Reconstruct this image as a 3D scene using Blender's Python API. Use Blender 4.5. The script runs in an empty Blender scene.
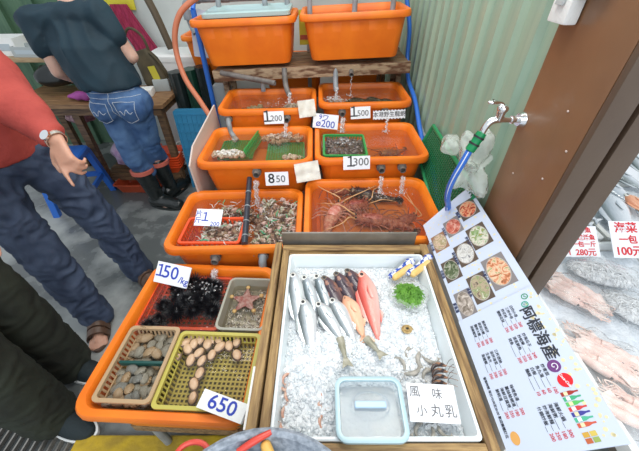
import bpy, bmesh, math, random
from mathutils import Vector, Matrix, Euler, noise
from mathutils.bvhtree import BVHTree
random.seed(7)
C = bpy.context.scene.collection
PI = math.pi

# ---------------------------------------------------------------- camera
PITCH = math.radians(40.3); FPX = 318.0; CX = 322.5; CAMZ = 1.6
cam_d = bpy.data.cameras.new('camera'); cam = bpy.data.objects.new('camera', cam_d); C.objects.link(cam)
cam_d.sensor_width = 36; cam_d.lens = 36*FPX/639; cam_d.shift_x = -(CX-319.5)/639
cam.location = (0, 0, CAMZ); cam.rotation_euler = (PI/2-PITCH, 0, 0)
cam_d.clip_start = .02; cam_d.clip_end = 60
bpy.context.scene.camera = cam

# ---------------------------------------------------------------- light
W = bpy.data.worlds.new('world'); bpy.context.scene.world = W; W.use_nodes = True
bg = W.node_tree.nodes['Background']; bg.inputs[0].default_value = (.86, .93, 1, 1); bg.inputs[1].default_value = .8
def area(name, loc, rot, sx, sy, power, col):
    d = bpy.data.lights.new(name, 'AREA'); d.shape = 'RECTANGLE'; d.size = sx; d.size_y = sy; d.energy = power; d.color = col
    o = bpy.data.objects.new(name, d); C.objects.link(o); o.location = loc; o.rotation_euler = rot; return o
area('stall_lamp', (.45, .9, 2.75), (0, 0, 0), 1.3, .5, 27, (1, .95, .86))
area('aisle_lamp', (-.5, 2.0, 2.85), (0, 0, 0), 1.4, .4, 13, (1, .96, .9))
area('street_daylight', (.6, -2.2, 3.0), (math.radians(50), 0, math.radians(8)), 3.0, 2.0, 60, (.93, .97, 1))
vs = bpy.context.scene.view_settings
vs.view_transform = 'Standard'; vs.look = 'None'; vs.gamma = 1; vs.use_curve_mapping = False; vs.exposure = .25
bpy.context.scene.cycles.max_bounces = 8; bpy.context.scene.cycles.transparent_max_bounces = 16

# ---------------------------------------------------------------- materials
MATS = {}
def mat(name, col, rough=.5, metal=0, col2=None, vs=12, bump=0, bs=60, trans=0, spec=.5, stretch=(1,1,1), thr=(.35,.65), coat=0, sss=0, detail=4, rough2=None):
    if name in MATS: return MATS[name]
    m = bpy.data.materials.new(name); m.use_nodes = True; nt = m.node_tree; N = nt.nodes; L = nt.links
    b = N['Principled BSDF']; b.inputs['Base Color'].default_value = (*col, 1); b.inputs['Roughness'].default_value = rough
    b.inputs['Metallic'].default_value = metal; b.inputs['Transmission Weight'].default_value = trans
    b.inputs['Specular IOR Level'].default_value = spec; b.inputs['Coat Weight'].default_value = coat
    if coat: b.inputs['Coat Roughness'].default_value = .08
    if sss: b.inputs['Subsurface Weight'].default_value = sss; b.inputs['Subsurface Radius'].default_value = (.02,.01,.008); b.inputs['Subsurface Scale'].default_value = .3
    tc = N.new('ShaderNodeTexCoord'); mp = N.new('ShaderNodeMapping'); mp.inputs['Scale'].default_value = stretch
    L.new(tc.outputs['Object'], mp.inputs[0])
    if col2:
        n = N.new('ShaderNodeTexNoise'); n.inputs['Scale'].default_value = vs; n.inputs['Detail'].default_value = detail
        r = N.new('ShaderNodeValToRGB'); r.color_ramp.elements[0].position = thr[0]; r.color_ramp.elements[1].position = thr[1]
        r.color_ramp.elements[0].color = (*col, 1); r.color_ramp.elements[1].color = (*col2, 1)
        L.new(mp.outputs[0], n.inputs[0]); L.new(n.outputs['Fac'], r.inputs[0]); L.new(r.outputs[0], b.inputs['Base Color'])
        if rough2 is not None:
            q = N.new('ShaderNodeMapRange'); q.inputs[1].default_value = thr[0]; q.inputs[2].default_value = thr[1]
            q.inputs[3].default_value = rough; q.inputs[4].default_value = rough2
            L.new(n.outputs['Fac'], q.inputs[0]); L.new(q.outputs[0], b.inputs['Roughness'])
    if bump:
        n2 = N.new('ShaderNodeTexNoise'); n2.inputs['Scale'].default_value = bs; n2.inputs['Detail'].default_value = 5
        bp = N.new('ShaderNodeBump'); bp.inputs['Strength'].default_value = bump; bp.inputs['Distance'].default_value = .01
        L.new(mp.outputs[0], n2.inputs[0]); L.new(n2.outputs['Fac'], bp.inputs['Height']); L.new(bp.outputs[0], b.inputs['Normal'])
    MATS[name] = m; return m
def film(name, tint, gloss, milk, milkcol=(.95,.97,1), bump=.4, bs=25, grough=.06):
    """thin clear sheet: transparent + a little milky diffuse + fresnel gloss"""
    if name in MATS: return MATS[name]
    m = bpy.data.materials.new(name); m.use_nodes = True; nt = m.node_tree; N = nt.nodes; L = nt.links
    N.remove(N['Principled BSDF']); out = N['Material Output']
    t = N.new('ShaderNodeBsdfTransparent'); t.inputs[0].default_value = (*tint, 1)
    d = N.new('ShaderNodeBsdfDiffuse'); d.inputs[0].default_value = (*milkcol, 1)
    g = N.new('ShaderNodeBsdfGlossy'); g.inputs['Roughness'].default_value = grough
    m1 = N.new('ShaderNodeMixShader'); m1.inputs[0].default_value = milk; L.new(t.outputs[0], m1.inputs[1]); L.new(d.outputs[0], m1.inputs[2])
    m2 = N.new('ShaderNodeMixShader'); L.new(m1.outputs[0], m2.inputs[1]); L.new(g.outputs[0], m2.inputs[2])
    f = N.new('ShaderNodeLayerWeight'); f.inputs[0].default_value = .5; pw = N.new('ShaderNodeMath'); pw.operation = 'POWER'; pw.inputs[1].default_value = 4.5
    mr = N.new('ShaderNodeMapRange'); mr.inputs[3].default_value = ((gloss-1)/(gloss+1))**2; mr.inputs[4].default_value = .95
    L.new(f.outputs['Facing'], pw.inputs[0]); L.new(pw.outputs[0], mr.inputs[0]); L.new(mr.outputs[0], m2.inputs[0])
    tc = N.new('ShaderNodeTexCoord'); n2 = N.new('ShaderNodeTexNoise'); n2.inputs['Scale'].default_value = bs; n2.inputs['Detail'].default_value = 3
    bp = N.new('ShaderNodeBump'); bp.inputs['Strength'].default_value = bump; bp.inputs['Distance'].default_value = .02
    L.new(tc.outputs['Object'], n2.inputs[0]); L.new(n2.outputs['Fac'], bp.inputs['Height'])
    for q in (d, g, f): L.new(bp.outputs[0], q.inputs['Normal'])
    L.new(m2.outputs[0], out.inputs[0]); MATS[name] = m; return m
def ramp_mat(name, stops, axis=1, rough=.25, metal=0, spots=None, bump=.15, bs=90, sss=0):
    """colour that runs across the generated bounds of the mesh (a fish from back to belly)"""
    if name in MATS: return MATS[name]
    m = bpy.data.materials.new(name); m.use_nodes = True; nt = m.node_tree; N = nt.nodes; L = nt.links
    b = N['Principled BSDF']; b.inputs['Roughness'].default_value = rough; b.inputs['Metallic'].default_value = metal
    tc = N.new('ShaderNodeTexCoord'); s = N.new('ShaderNodeSeparateXYZ'); L.new(tc.outputs['Generated'], s.inputs[0])
    n = N.new('ShaderNodeTexNoise'); n.inputs['Scale'].default_value = 9; L.new(tc.outputs['Generated'], n.inputs[0])
    a = N.new('ShaderNodeMath'); a.operation = 'MULTIPLY_ADD'; a.inputs[1].default_value = .22; L.new(n.outputs['Fac'], a.inputs[0]); L.new(s.outputs[axis], a.inputs[2])
    sb = N.new('ShaderNodeMath'); sb.operation = 'SUBTRACT'; sb.inputs[1].default_value = .11; L.new(a.outputs[0], sb.inputs[0])
    r = N.new('ShaderNodeValToRGB'); cr = r.color_ramp
    while len(cr.elements) < len(stops): cr.elements.new(.5)
    for e, (p, c) in zip(cr.elements, stops): e.position = p; e.color = (*c, 1)
    L.new(sb.outputs[0], r.inputs[0]); col = r.outputs[0]
    if spots:
        v = N.new('ShaderNodeTexNoise'); v.inputs['Scale'].default_value = spots[1]; L.new(tc.outputs['Object'], v.inputs[0])
        q = N.new('ShaderNodeValToRGB'); q.color_ramp.elements[0].position = spots[2]; q.color_ramp.elements[1].position = spots[2]+.06
        mx = N.new('ShaderNodeMixRGB'); mx.inputs[2].default_value = (*spots[0], 1); L.new(v.outputs['Fac'], q.inputs[0]); L.new(q.outputs[0], mx.inputs[0]); L.new(col, mx.inputs[1]); col = mx.outputs[0]
    L.new(col, b.inputs['Base Color'])
    n2 = N.new('ShaderNodeTexVoronoi'); n2.inputs['Scale'].default_value = bs*2.5; L.new(tc.outputs['Object'], n2.inputs[0])
    bp = N.new('ShaderNodeBump'); bp.inputs['Strength'].default_value = bump; bp.inputs['Distance'].default_value = .003
    L.new(n2.outputs[0], bp.inputs['Height']); L.new(bp.outputs[0], b.inputs['Normal'])
    MATS[name] = m; return m
def dish_mat(name, cols, scale=60):
    """a printed food photograph: patches of the dish's colours"""
    m = bpy.data.materials.new(name); m.use_nodes = True; nt = m.node_tree; N = nt.nodes; L = nt.links
    b = N['Principled BSDF']; b.inputs['Roughness'].default_value = .4
    tc = N.new('ShaderNodeTexCoord'); n = N.new('ShaderNodeTexNoise'); n.inputs['Scale'].default_value = scale; n.inputs['Detail'].default_value = 4; n.inputs['Distortion'].default_value = 1.5
    L.new(tc.outputs['Object'], n.inputs[0]); r = N.new('ShaderNodeValToRGB'); cr = r.color_ramp; cr.interpolation = 'LINEAR'
    while len(cr.elements) < len(cols): cr.elements.new(.5)
    for i, (e, c) in enumerate(zip(cr.elements, cols)): e.position = .3+.4*i/(len(cols)-1); e.color = (*c, 1)
    L.new(n.outputs['Fac'], r.inputs[0]); L.new(r.outputs[0], b.inputs['Base Color']); return m

# ---------------------------------------------------------------- geometry helpers
def rz(a): return Matrix.Rotation(a, 3, 'Z')
class MB:
    def __init__(s): s.bm = bmesh.new()
    def face(s, vs):
        try: s.bm.faces.new(vs)
        except ValueError: pass
    def box(s, c, size, rot=None, bev=0):
        t = bmesh.new(); bmesh.ops.create_cube(t, size=1)
        for v in t.verts: v.co = Vector((v.co.x*size[0], v.co.y*size[1], v.co.z*size[2]))
        if bev: bmesh.ops.bevel(t, geom=t.edges[:], offset=bev, segments=2, affect='EDGES', profile=.6)
        s._add(t, Matrix.Translation(c) @ (Euler(rot).to_matrix().to_4x4() if rot is not None else Matrix()))
        return s
    def _add(s, t, M):
        mp = {}
        for v in t.verts: mp[v] = s.bm.verts.new(M @ v.co)
        for f in t.faces: s.face([mp[v] for v in f.verts])
        t.free()
    def ell(s, c, r, seg=14, ring=9, rot=None):
        t = bmesh.new(); bmesh.ops.create_uvsphere(t, u_segments=seg, v_segments=ring, radius=1)
        for v in t.verts: v.co = Vector((v.co.x*r[0], v.co.y*r[1], v.co.z*r[2]))
        s._add(t, Matrix.Translation(c) @ (Euler(rot).to_matrix().to_4x4() if rot is not None else Matrix())); return s
    def ico(s, c, r, sub=1, jit=0, rot=None):
        t = bmesh.new(); bmesh.ops.create_icosphere(t, subdivisions=sub, radius=1)
        for v in t.verts:
            k = 1+random.uniform(-jit, jit); v.co = Vector((v.co.x*r[0]*k, v.co.y*r[1]*k, v.co.z*r[2]*k))
        s._add(t, Matrix.Translation(c) @ (Euler(rot).to_matrix().to_4x4() if rot is not None else Matrix())); return s
    def loft(s, rings, cap=True, close=False):
        R = [[s.bm.verts.new(p) for p in r] for r in rings]; n = len(R[0])
        pr = list(zip(R, R[1:])) + ([(R[-1], R[0])] if close else [])
        for a, b in pr:
            for i in range(n): s.face([a[i], a[(i+1) % n], b[(i+1) % n], b[i]])
        if cap and not close: s.face(R[0][::-1]); s.face(R[-1])
        return s
    def tube(s, pts, r, seg=10, cap=True, smooth=0):
        pts = [Vector(p) for p in pts]
        if smooth: pts = catmull(pts, smooth)
        n = len(pts); rr = r if callable(r) else (lambda t: r) if not isinstance(r, (list, tuple)) else (lambda t: interp(r, t))
        rings = []; up = None
        for i, p in enumerate(pts):
            d = (pts[min(i+1, n-1)]-pts[max(i-1, 0)]).normalized()
            if up is None: up = d.orthogonal().normalized()
            else:
                up = up - d*up.dot(d); up = up.normalized() if up.length > 1e-6 else d.orthogonal().normalized()
            b = d.cross(up); q = rr(i/(n-1))
            rings.append([p+(up*math.cos(2*PI*k/seg)+b*math.sin(2*PI*k/seg))*q for k in range(seg)])
        return s.loft(rings, cap)
    def pipe(s, pts, r, w=.004, seg=14, smooth=0):
        """open hollow pipe"""
        pts = [Vector(p) for p in pts]
        if smooth: pts = catmull(pts, smooth)
        n = len(pts); rings = []; inner = []; up = None
        for i, p in enumerate(pts):
            d = (pts[min(i+1, n-1)]-pts[max(i-1, 0)]).normalized()
            up = d.orthogonal().normalized() if up is None else (up-d*up.dot(d)).normalized()
            b = d.cross(up)
            rings.append([p+(up*math.cos(2*PI*k/seg)+b*math.sin(2*PI*k/seg))*r for k in range(seg)])
            inner.append([p+(up*math.cos(2*PI*k/seg)+b*math.sin(2*PI*k/seg))*(r-w) for k in range(seg)])
        return s.loft(rings+inner[::-1], close=True)
    def capsule(s, p0, p1, r0, r1, seg=14):
        p0 = Vector(p0); p1 = Vector(p1); d = (p1-p0).normalized(); u = d.orthogonal().normalized(); b = d.cross(u); rings = []
        for k in range(1, 5):
            a = -PI/2+k*PI/8*1.0
            rings.append((p0+d*math.sin(a)*r0, r0*math.cos(a)))
        for k in range(0, 4):
            a = k*PI/8
            rings.append((p1+d*math.sin(a)*r1, r1*math.cos(a)))
        return s.loft([[c+(u*math.cos(2*PI*k/seg)+b*math.sin(2*PI*k/seg))*q for k in range(seg)] for c, q in rings])
    def prism(s, poly, z0, z1):
        return s.loft([[Vector((x, y, z0)) for x, y in poly], [Vector((x, y, z1)) for x, y in poly]])
    def xf(s, M):
        for v in s.bm.verts: v.co = M @ v.co
        return s
    def mesh(s, name, m, smooth):
        if len(s.bm.faces) > 1: bmesh.ops.recalc_face_normals(s.bm, faces=s.bm.faces[:])
        me = bpy.data.meshes.new(name); s.bm.to_mesh(me); s.bm.free()
        if m: me.materials.append(m)
        if smooth:
            me.polygons.foreach_set('use_smooth', [True]*len(me.polygons))
            if smooth != 'all': me.set_sharp_from_angle(angle=math.radians(38))
        return me
    def build(s, name, m, parent=None, smooth=True, world=False):
        if parent is not None and world:
            M = Matrix.LocRotScale(parent.location, parent.rotation_euler, parent.scale).inverted()
            s.xf(M)
        me = s.mesh(name, m, smooth); o = bpy.data.objects.new(name, me); C.objects.link(o)
        if parent is not None: o.parent = parent
        return o
    def top(s, name, m, label, cat, group=None, kind=None, smooth=True):
        """a thing that is one mesh, its origin moved to the middle of its base"""
        xs = [v.co for v in s.bm.verts]
        c = Vector(((min(v.x for v in xs)+max(v.x for v in xs))/2, (min(v.y for v in xs)+max(v.y for v in xs))/2, min(v.z for v in xs)))
        for v in s.bm.verts: v.co -= c
        o = s.build(name, m, None, smooth); o.location = c; tag(o, label, cat, group, kind); return o
def interp(a, t):
    x = t*(len(a)-1); i = min(int(x), len(a)-2); return a[i]+(a[i+1]-a[i])*(x-i)
def catmull(P, k):
    out = []
    for i in range(len(P)-1):
        p0 = P[max(i-1, 0)]; p1 = P[i]; p2 = P[i+1]; p3 = P[min(i+2, len(P)-1)]
        for j in range(k):
            t = j/k; out.append(.5*((2*p1)+(p2-p0)*t+(2*p0-5*p1+4*p2-p3)*t*t+(3*p1-p0-3*p2+p3)*t**3))
    return out+[P[-1]]
def rrect(w, d, r, n=5):
    pts = []
    for cx, cy, a0 in ((w/2-r, d/2-r, 0), (-w/2+r, d/2-r, PI/2), (-w/2+r, -d/2+r, PI), (w/2-r, -d/2+r, 1.5*PI)):
        for k in range(n+1):
            a = a0+PI/2*k/n; pts.append((cx+r*math.cos(a), cy+r*math.sin(a)))
    return pts
def rr3(w, d, r, z, n=5, cx=0, cy=0): return [Vector((x+cx, y+cy, z)) for x, y in rrect(w, d, r, n)]
def tag(o, label=None, cat=None, group=None, kind=None):
    if label: o['label'] = label
    if cat: o['category'] = cat
    if group: o['group'] = group
    if kind: o['kind'] = kind
    return o
def thing(name, label, cat, loc=(0,0,0), rot=(0,0,0), group=None):
    o = bpy.data.objects.new(name, None); C.objects.link(o); o.empty_display_size = .05
    o.location = loc; o.rotation_euler = rot; return tag(o, label, cat, group)
def dup(root, loc, rot=None, scale=None, label=None, group=None):
    r = root.copy(); C.objects.link(r); r.location = loc
    if rot is not None: r.rotation_euler = rot
    if scale is not None: r.scale = (scale,)*3 if not hasattr(scale, '__len__') else scale
    if label: r['label'] = label
    if group: r['group'] = group
    for ch in KIDS.get(root.name, None) or [o for o in root.children]:
        c = ch.copy(); C.objects.link(c); c.parent = r
        for g in ch.children:
            d = g.copy(); C.objects.link(d); d.parent = c
    return r
KIDS = {}
def struct(name, mb, m, smooth=False):
    o = mb.build(name, m, None, smooth); o['kind'] = 'structure'; return o
def text(s, size, m, parent, loc, rot=(0,0,0), align='CENTER', bold=0, sx=1, shear=0, thick=.0004, name='lettering', line=1.0):
    cu = bpy.data.curves.new(name, 'FONT'); cu.body = s; cu.size = size; cu.align_x = align; cu.align_y = 'CENTER'; cu.extrude = thick; cu.offset = bold
    cu.resolution_u = 3; cu.shear = shear; cu.space_line = line
    o = bpy.data.objects.new(name, cu); C.objects.link(o)
    dg = bpy.context.evaluated_depsgraph_get(); me = bpy.data.meshes.new_from_object(o.evaluated_get(dg)); me.name = name
    me.materials.clear(); me.materials.append(m)
    bpy.data.objects.remove(o); o = bpy.data.objects.new(name, me); C.objects.link(o)
    o.parent = parent; o.location = loc; o.rotation_euler = rot; o.scale = (sx, 1, 1); return o
def remesh(mb, name, voxel, m, parent, fold=0, fscale=9, smooth_it=4, stretch=(1,1,1), world=True):
    """fuse the overlapping pieces of mb into one continuous skin"""
    o = mb.build('tmp', None, None, False)
    r = o.modifiers.new('r', 'REMESH'); r.mode = 'VOXEL'; r.voxel_size = voxel
    s = o.modifiers.new('s', 'SMOOTH'); s.factor = .6; s.iterations = smooth_it
    dg = bpy.context.evaluated_depsgraph_get(); me = bpy.data.meshes.new_from_object(o.evaluated_get(dg)); bpy.data.objects.remove(o)
    me.name = name; me.materials.clear(); me.materials.append(m)
    if fold:
        co = [(v.co.copy(), v.normal.copy()) for v in me.vertices]
        for v, (p, n) in zip(me.vertices, co):
            q = Vector((p.x*stretch[0], p.y*stretch[1], p.z*stretch[2]))*fscale
            a = noise.noise(q+noise.noise_vector(q*.5)*1.5)
            v.co = p+n*fold*(1-2*abs(a)*1.6)
    if parent is not None and world:
        me.transform(Matrix.LocRotScale(parent.location, parent.rotation_euler, parent.scale).inverted())
    me.polygons.foreach_set('use_smooth', [True]*len(me.polygons))
    o = bpy.data.objects.new(name, me); C.objects.link(o); o.parent = parent; return o

def at(u, v, z):
    """the point of the horizontal level z seen at a place of the frame"""
    x = (u-CX)/FPX; y = (225.5-v)/FPX; s, c = math.sin(PITCH), math.cos(PITCH)
    t = (CAMZ-z)/(s-y*c); return Vector((x*t, (c+y*s)*t, z))
def atY(u, v, Y):
    x = (u-CX)/FPX; y = (225.5-v)/FPX; s, c = math.sin(PITCH), math.cos(PITCH)
    t = Y/(c+y*s); return Vector((x*t, Y, CAMZ+(y*c-s)*t))

# ---------------------------------------------------------------- shared materials
ORANGE = mat('orange_plastic', (.90, .225, .013), .42, col2=(.80, .17, .010), vs=7, bump=.05, bs=30)
PVC = mat('grey_pvc', (.30, .33, .36), .4, col2=(.22, .24, .25), vs=20)
PVCD = mat('aged_grey_pvc', (.20, .19, .18), .5, col2=(.11, .10, .09), vs=20)
WHITE = mat('white_card', (.80, .82, .86), .55)
FOAM = mat('white_styrofoam', (.85, .86, .84), .6, bump=.15, bs=200)
BLACK = mat('black_ink', (.015, .015, .02), .5)
BLUEINK = mat('blue_ink', (.02, .05, .42), .4)
REDINK = mat('red_ink', (.65, .02, .03), .4)
WOOD = mat('weathered_wood', (.34, .21, .095), .65, col2=(.15, .085, .04), vs=6, stretch=(1, 14, 14), bump=.5, bs=14)
WOODX = mat('weathered_wood_across', (.36, .22, .10), .65, col2=(.16, .09, .04), vs=6, stretch=(14, 1, 14), bump=.5, bs=14)
CHROME = mat('chrome', (.8, .8, .8), .12, 1)
STEEL = mat('brushed_steel', (.36, .34, .31), .42, .7, col2=(.26, .24, .21), vs=9)
WATER = film('clear_water', (.86, .80, .70), 1.33, .025, (.8,.8,.75), bump=.22, bs=16)
SPLASH = film('splashing_water', (.96, .97, .98), 1.33, .20, (1,1,1), bump=.7, bs=70)
BAG = film('thin_plastic_bag', (.985, .99, .99), 1.3, .12, (1,1,1), bump=1, bs=24, grough=.12)
BLUE = mat('blue_plastic', (.03, .16, .62), .35)
GREENP = mat('green_plastic', (.02, .26, .10), .4)
# ================================================================ the setting
m_floor = mat('wet_concrete', (.105, .115, .115), .22, col2=(.34, .36, .35), vs=1.9, bump=.12, bs=40, thr=(.46, .58), rough2=.6, detail=8)
b = MB(); b.box((-1, 1.6, -.05), (5.6, 5.6, .1)); struct('floor', b, m_floor)
m_wall = mat('offwhite_wall', (.62, .66, .64), .7, col2=(.50, .54, .52), vs=3, bump=.1)
b = MB(); b.box((-1.45, 3.45, 1.4), (4.2, .1, 2.8)); struct('wall_back', b, m_wall)
m_gwall = mat('green_back_panel', (.06, .13, .08), .6, col2=(.10, .19, .11), vs=5, stretch=(6,1,1), bump=.2)
b = MB(); b.box((-2.75, 3.36, 1.2), (1.5, .06, 2.4))
for i in range(5): b.box((-3.4+i*.3, 3.31, 1.2), (.06, .05, 2.4))
struct('trim_1', b, m_gwall)
# corrugated sheet wall on the right
m_cor = mat('pale_green_sheet', (.33, .43, .32), .38, col2=(.27, .39, .30), vs=3.5, stretch=(1, 6, .6), bump=.1, bs=12, coat=.2)
prof = []; y = .985; k = 0
while y < 3.42:
    prof += [(y, 0), (y+.062, 0), (y+.078, .018), (y+.110, .018)]; y += .126
b = MB(); vs_ = []
for yy, dx in prof: vs_.append([b.bm.verts.new((.635-dx, yy, 0)), b.bm.verts.new((.635-dx, yy, 2.7)), b.bm.verts.new((.642-dx, yy, 2.7)), b.bm.verts.new((.642-dx, yy, 0))])
for p, q in zip(vs_, vs_[1:]):
    for i in range(4): b.face([p[i], p[(i+1) % 4], q[(i+1) % 4], q[i]])
b.face(vs_[0]); b.face(vs_[-1][::-1])
struct('wall_right', b, m_cor)

# brown steel post
m_post = mat('brown_painted_steel', (.25, .125, .06), .38, col2=(.21, .105, .052), vs=4, bump=.08, bs=25, coat=.15)
m_post_shaded = mat('shaded_brown_steel', (.115, .078, .052), .42, col2=(.10, .066, .045), vs=5, bump=.08)  # post brown with the shade of the front face put into the colour
t = thing('steel_post', 'wide brown painted steel post standing right of the tap and menu', 'post', (.69, .84, 0))
b = MB(); b.box((.69, .848, 1.4), (.136, .270, 2.8), bev=.006); b.build('column', m_post, t, world=True)
b = MB(); b.box((.652, .702, 1.4), (.060, .02, 2.8), bev=.003); b.box((.727, .702, 1.4), (.062, .02, 2.8), bev=.003)
b.build('front_channel', m_post_shaded, t, world=True)['label'] = 'grooved front of the post, its shade put into a darker brown'
b = MB()
for p in ((.6205, .80, 1.30), (.6205, .77, 1.12), (.6205, .90, 1.06), (.6205, .74, 1.22)): b.ell(p, (.0015, .004, .003), 8, 5)
b.build('bare_speck', mat('bare_metal_speck', (.6, .5, .45), .5), t, world=True)
t = thing('switch_box', 'white electrical switch box on the post high above the tap', 'switch', (.60, .95, 1.47))
b = MB(); b.box((.602, .945, 1.53), (.034, .075, .12), bev=.006); b.build('housing', FOAM, t, world=True)
b = MB(); b.box((.5825, .945, 1.53), (.006, .03, .045), rot=(0, .15, 0), bev=.002); b.build('rocker', mat('switch_grey', (.45,.47,.47), .4), t, world=True)
b = MB(); b.tube([(.60, .90, 1.55), (.60, .865, 1.55), (.60, .85, 1.58), (.60, .85, 1.9)], .018, 12); b.build('conduit', PVC, t, world=True)

# yellow kerb, drain grate
b = MB(); b.box((-.66, .34, .015), (.78, .24, .03), bev=.006)
b.top('painted_kerb', mat('yellow_paint', (.62, .42, .02), .55, col2=(.40, .27, .03), vs=14, bump=.3), 'yellow painted kerb strip on the ground under the front tub', 'kerb', smooth=False)
t = thing('drain_grate', 'steel bar drain grate in the floor by the sneakers', 'grate', (-1.5, .36, 0))
b = MB()
for i in range(27): b.box((-1.98+i*.036, .36, .012), (.007, .42, .02))
b.build('bar', STEEL, t, False, world=True)
b = MB()
for y in (.15, .57): b.box((-1.51, y, .012), (.98, .014, .024))
for x in (-2.0, -1.03): b.box((x, .36, .012), (.014, .42, .024))
b.build('frame', STEEL, t, False, world=True)

# ================================================================ orange tubs
def tub(name, label, x0, x1, y0, y1, z, h=.24, yaw=0, tilt=0, inner=.16, group=None, rib=True, stand=None, water='', pipes=()):
    w = x1-x0; d = y1-y0; cx = (x0+x1)/2; cy = (y0+y1)/2
    t = thing('plastic_tub', label, 'tub', (cx, cy, z-h), (0, tilt, yaw), group)
    b = MB(); R = .06; lip = .024
    rings = [rr3(w-2*lip-.07, d-2*lip-.07, R*.8, 0), rr3(w-2*lip-.06, d-2*lip-.06, R*.85, .012),
             rr3(w-2*lip-.004, d-2*lip-.004, R, h-.036), rr3(w-.004, d-.004, R, h-.034), rr3(w, d, R, h-.028), rr3(w-.002, d-.002, R, h-.008), rr3(w-.010, d-.010, R, h),
             rr3(w-2*lip-.002, d-2*lip-.002, R*.9, h), rr3(w-2*lip-.014, d-2*lip-.014, R*.85, h-.008), rr3(w-2*lip-.02, d-2*lip-.02, R*.8, h-.03), rr3(w-2*lip-.055, d-2*lip-.055, R*.7, h-inner+.012), rr3(w-2*lip-.075, d-2*lip-.075, R*.6, h-inner)]
    b.loft(rings)
    if rib:
        n = 5
        for i in range(n):
            xx = -w/2+.11+(w-.22)*i/(n-1); ang = math.atan(.033/(h-.04))
            for sgn in (-1, 1):
                b.box((xx, sgn*(d/2-lip-.0195), h*.46), (.055, .006, h*.72), rot=(ang*-sgn, 0, 0), bev=.002)
    b.build('shell', ORANGE, t)
    for (px, kind) in pipes:
        q = MB(); yb = -d/2+lip+.03; zz = h-.055
        if kind == 'stub': q.pipe([(px, yb, zz), (px, yb-.075, zz-.004)], .0165)
        elif kind == 'elbow': q.pipe([(px, yb, zz), (px, yb-.045, zz), (px+.004, yb-.075, zz-.02), (px+.012, yb-.085, zz-.07), (px+.045, yb-.11, zz-.11)], .015, smooth=4)
        elif kind == 'big': q.pipe([(px, yb, zz+.01), (px, yb-.04, zz+.005), (px-.004, yb-.065, zz-.02), (px-.008, yb-.075, zz-.075), (px-.03, yb-.10, zz-.11)], .0175, smooth=4)
        pp = q.build('overflow_pipe', PVC if kind != 'stub' else PVCD, t)
        q = MB(); q.pipe([(px, yb-.052, zz+.0), (px, yb-.036, zz)], .0235, .010); q.build('collar', PVCD, pp)
    if water:
        M = Matrix.LocRotScale(t.location, t.rotation_euler, t.scale)
        q = MB(); n = 22; ww = w-2*lip-.028; dd = d-2*lip-.028; zt = h-.034
        base = rrect(ww, dd, .05)
        vtop = [q.bm.verts.new((x, y, zt)) for x, y in base]
        f = q.bm.faces.new(vtop); q.xf(M)
        f.normal_update()
        q.top('water', WATER, water, 'water', kind='stuff')
    if stand:
        s = thing('tub_stand', stand, 'stand', (cx, cy, 0), (0, 0, yaw))
        ws = w-.14; ds = d-.12; zz = z-h-abs(tilt)*w/2-.012
        q = MB(); q.box((0, 0, zz-.01), (ws, ds, .02)); q.box((0, -ds/2+.01, zz-.035), (ws, .02, .03)); q.build('platform', WOODX, s, False)
        for sx in (-1, 1):
            for sy in (-1, 1):
                q = MB(); q.tube([(sx*(ws/2-.04), sy*(ds/2-.03), 0), (sx*(ws/2-.04), sy*(ds/2-.03), zz-.02)], .017, 12); q.build('leg', PVC, s)
    return t
G = 'orange seafood tubs on the stall steps'
TUBS = {}
TUBS['1'] = tub('tub', 'largest orange tub in front, holding the clam and abalone baskets', -.754, -.205, .340, .965, .555, yaw=-.045, tilt=0, stand='low stand under the front tub with clam baskets', water='water around the baskets in the front tub', inner=.17)
TUBS['2L'] = tub('tub', 'orange tub of small shellfish with a red basket, under the 850 card', -.705, -.092, .975, 1.435, .64, yaw=.02, tilt=-.015, stand='stand under the tub holding a red basket', water='water over the small shellfish and red basket', pipes=((-.075, 'stub'), (.135, 'big')))
TUBS['2R'] = tub('tub', 'orange tub of red spiny lobsters behind the ice tray', -.086, .545, .975, 1.47, .69, yaw=.02, tilt=-.01, stand='stand under the lobster tub', water='water over the red spiny lobsters')
TUBS['3L'] = tub('tub', 'orange tub with green basket lids, above the 850 card', -.655, -.05, 1.43, 1.89, .80, yaw=.02, tilt=-.015, stand='stand under the tub with green basket lids', water='water over the green basket lids', pipes=((.01, 'stub'),))
TUBS['3R'] = tub('tub', 'orange tub with a square green basket, above the 1300 card', -.042, .560, 1.455, 1.92, .81, yaw=.02, tilt=-.015, stand='stand under the tub with the square green basket', water='water over the square green basket', pipes=((.045, 'stub'), (.155, 'stub')))
TUBS['4L'] = tub('tub', 'orange tub behind the 1200 card, under the shelf', -.64, -.035, 1.89, 2.31, .90, yaw=.02, tilt=-.015, stand='stand under the tub behind the 1200 card', water='water in the tub behind the 1200 card', pipes=((-.235, 'elbow'), (.12, 'stub')))
TUBS['4R'] = tub('tub', 'orange tub behind the dashed Chinese card, nearest the green wall under the shelf', -.025, .555, 1.945, 2.37, .92, yaw=.02, tilt=-.015, stand='stand under the tub behind the dashed Chinese card', water='water in the tub behind the dashed Chinese card', pipes=((-.145, 'stub'), (.12, 'stub')))
tub('tub', 'orange tub on the shelf top left, with a pale blue lid', -.775, -.148, 2.15, 2.58, 1.325, h=.255, tilt=-.04, water='water in the left shelf tub')
tub('tub', 'orange tub on the shelf top right, beside the green wall', -.125, .525, 2.14, 2.58, 1.357, h=.25, tilt=-.045, water='water in the right shelf tub')
tub('tub', 'orange tub on the ground behind, left under the shelf', -.50, .02, 2.75, 3.15, .96, h=.3, stand='stand under the rear left tub')
tub('tub', 'orange tub on the ground behind, right under the shelf', .05, .55, 2.75, 3.15, 1.0, h=.34, stand='stand under the rear right tub')
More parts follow.
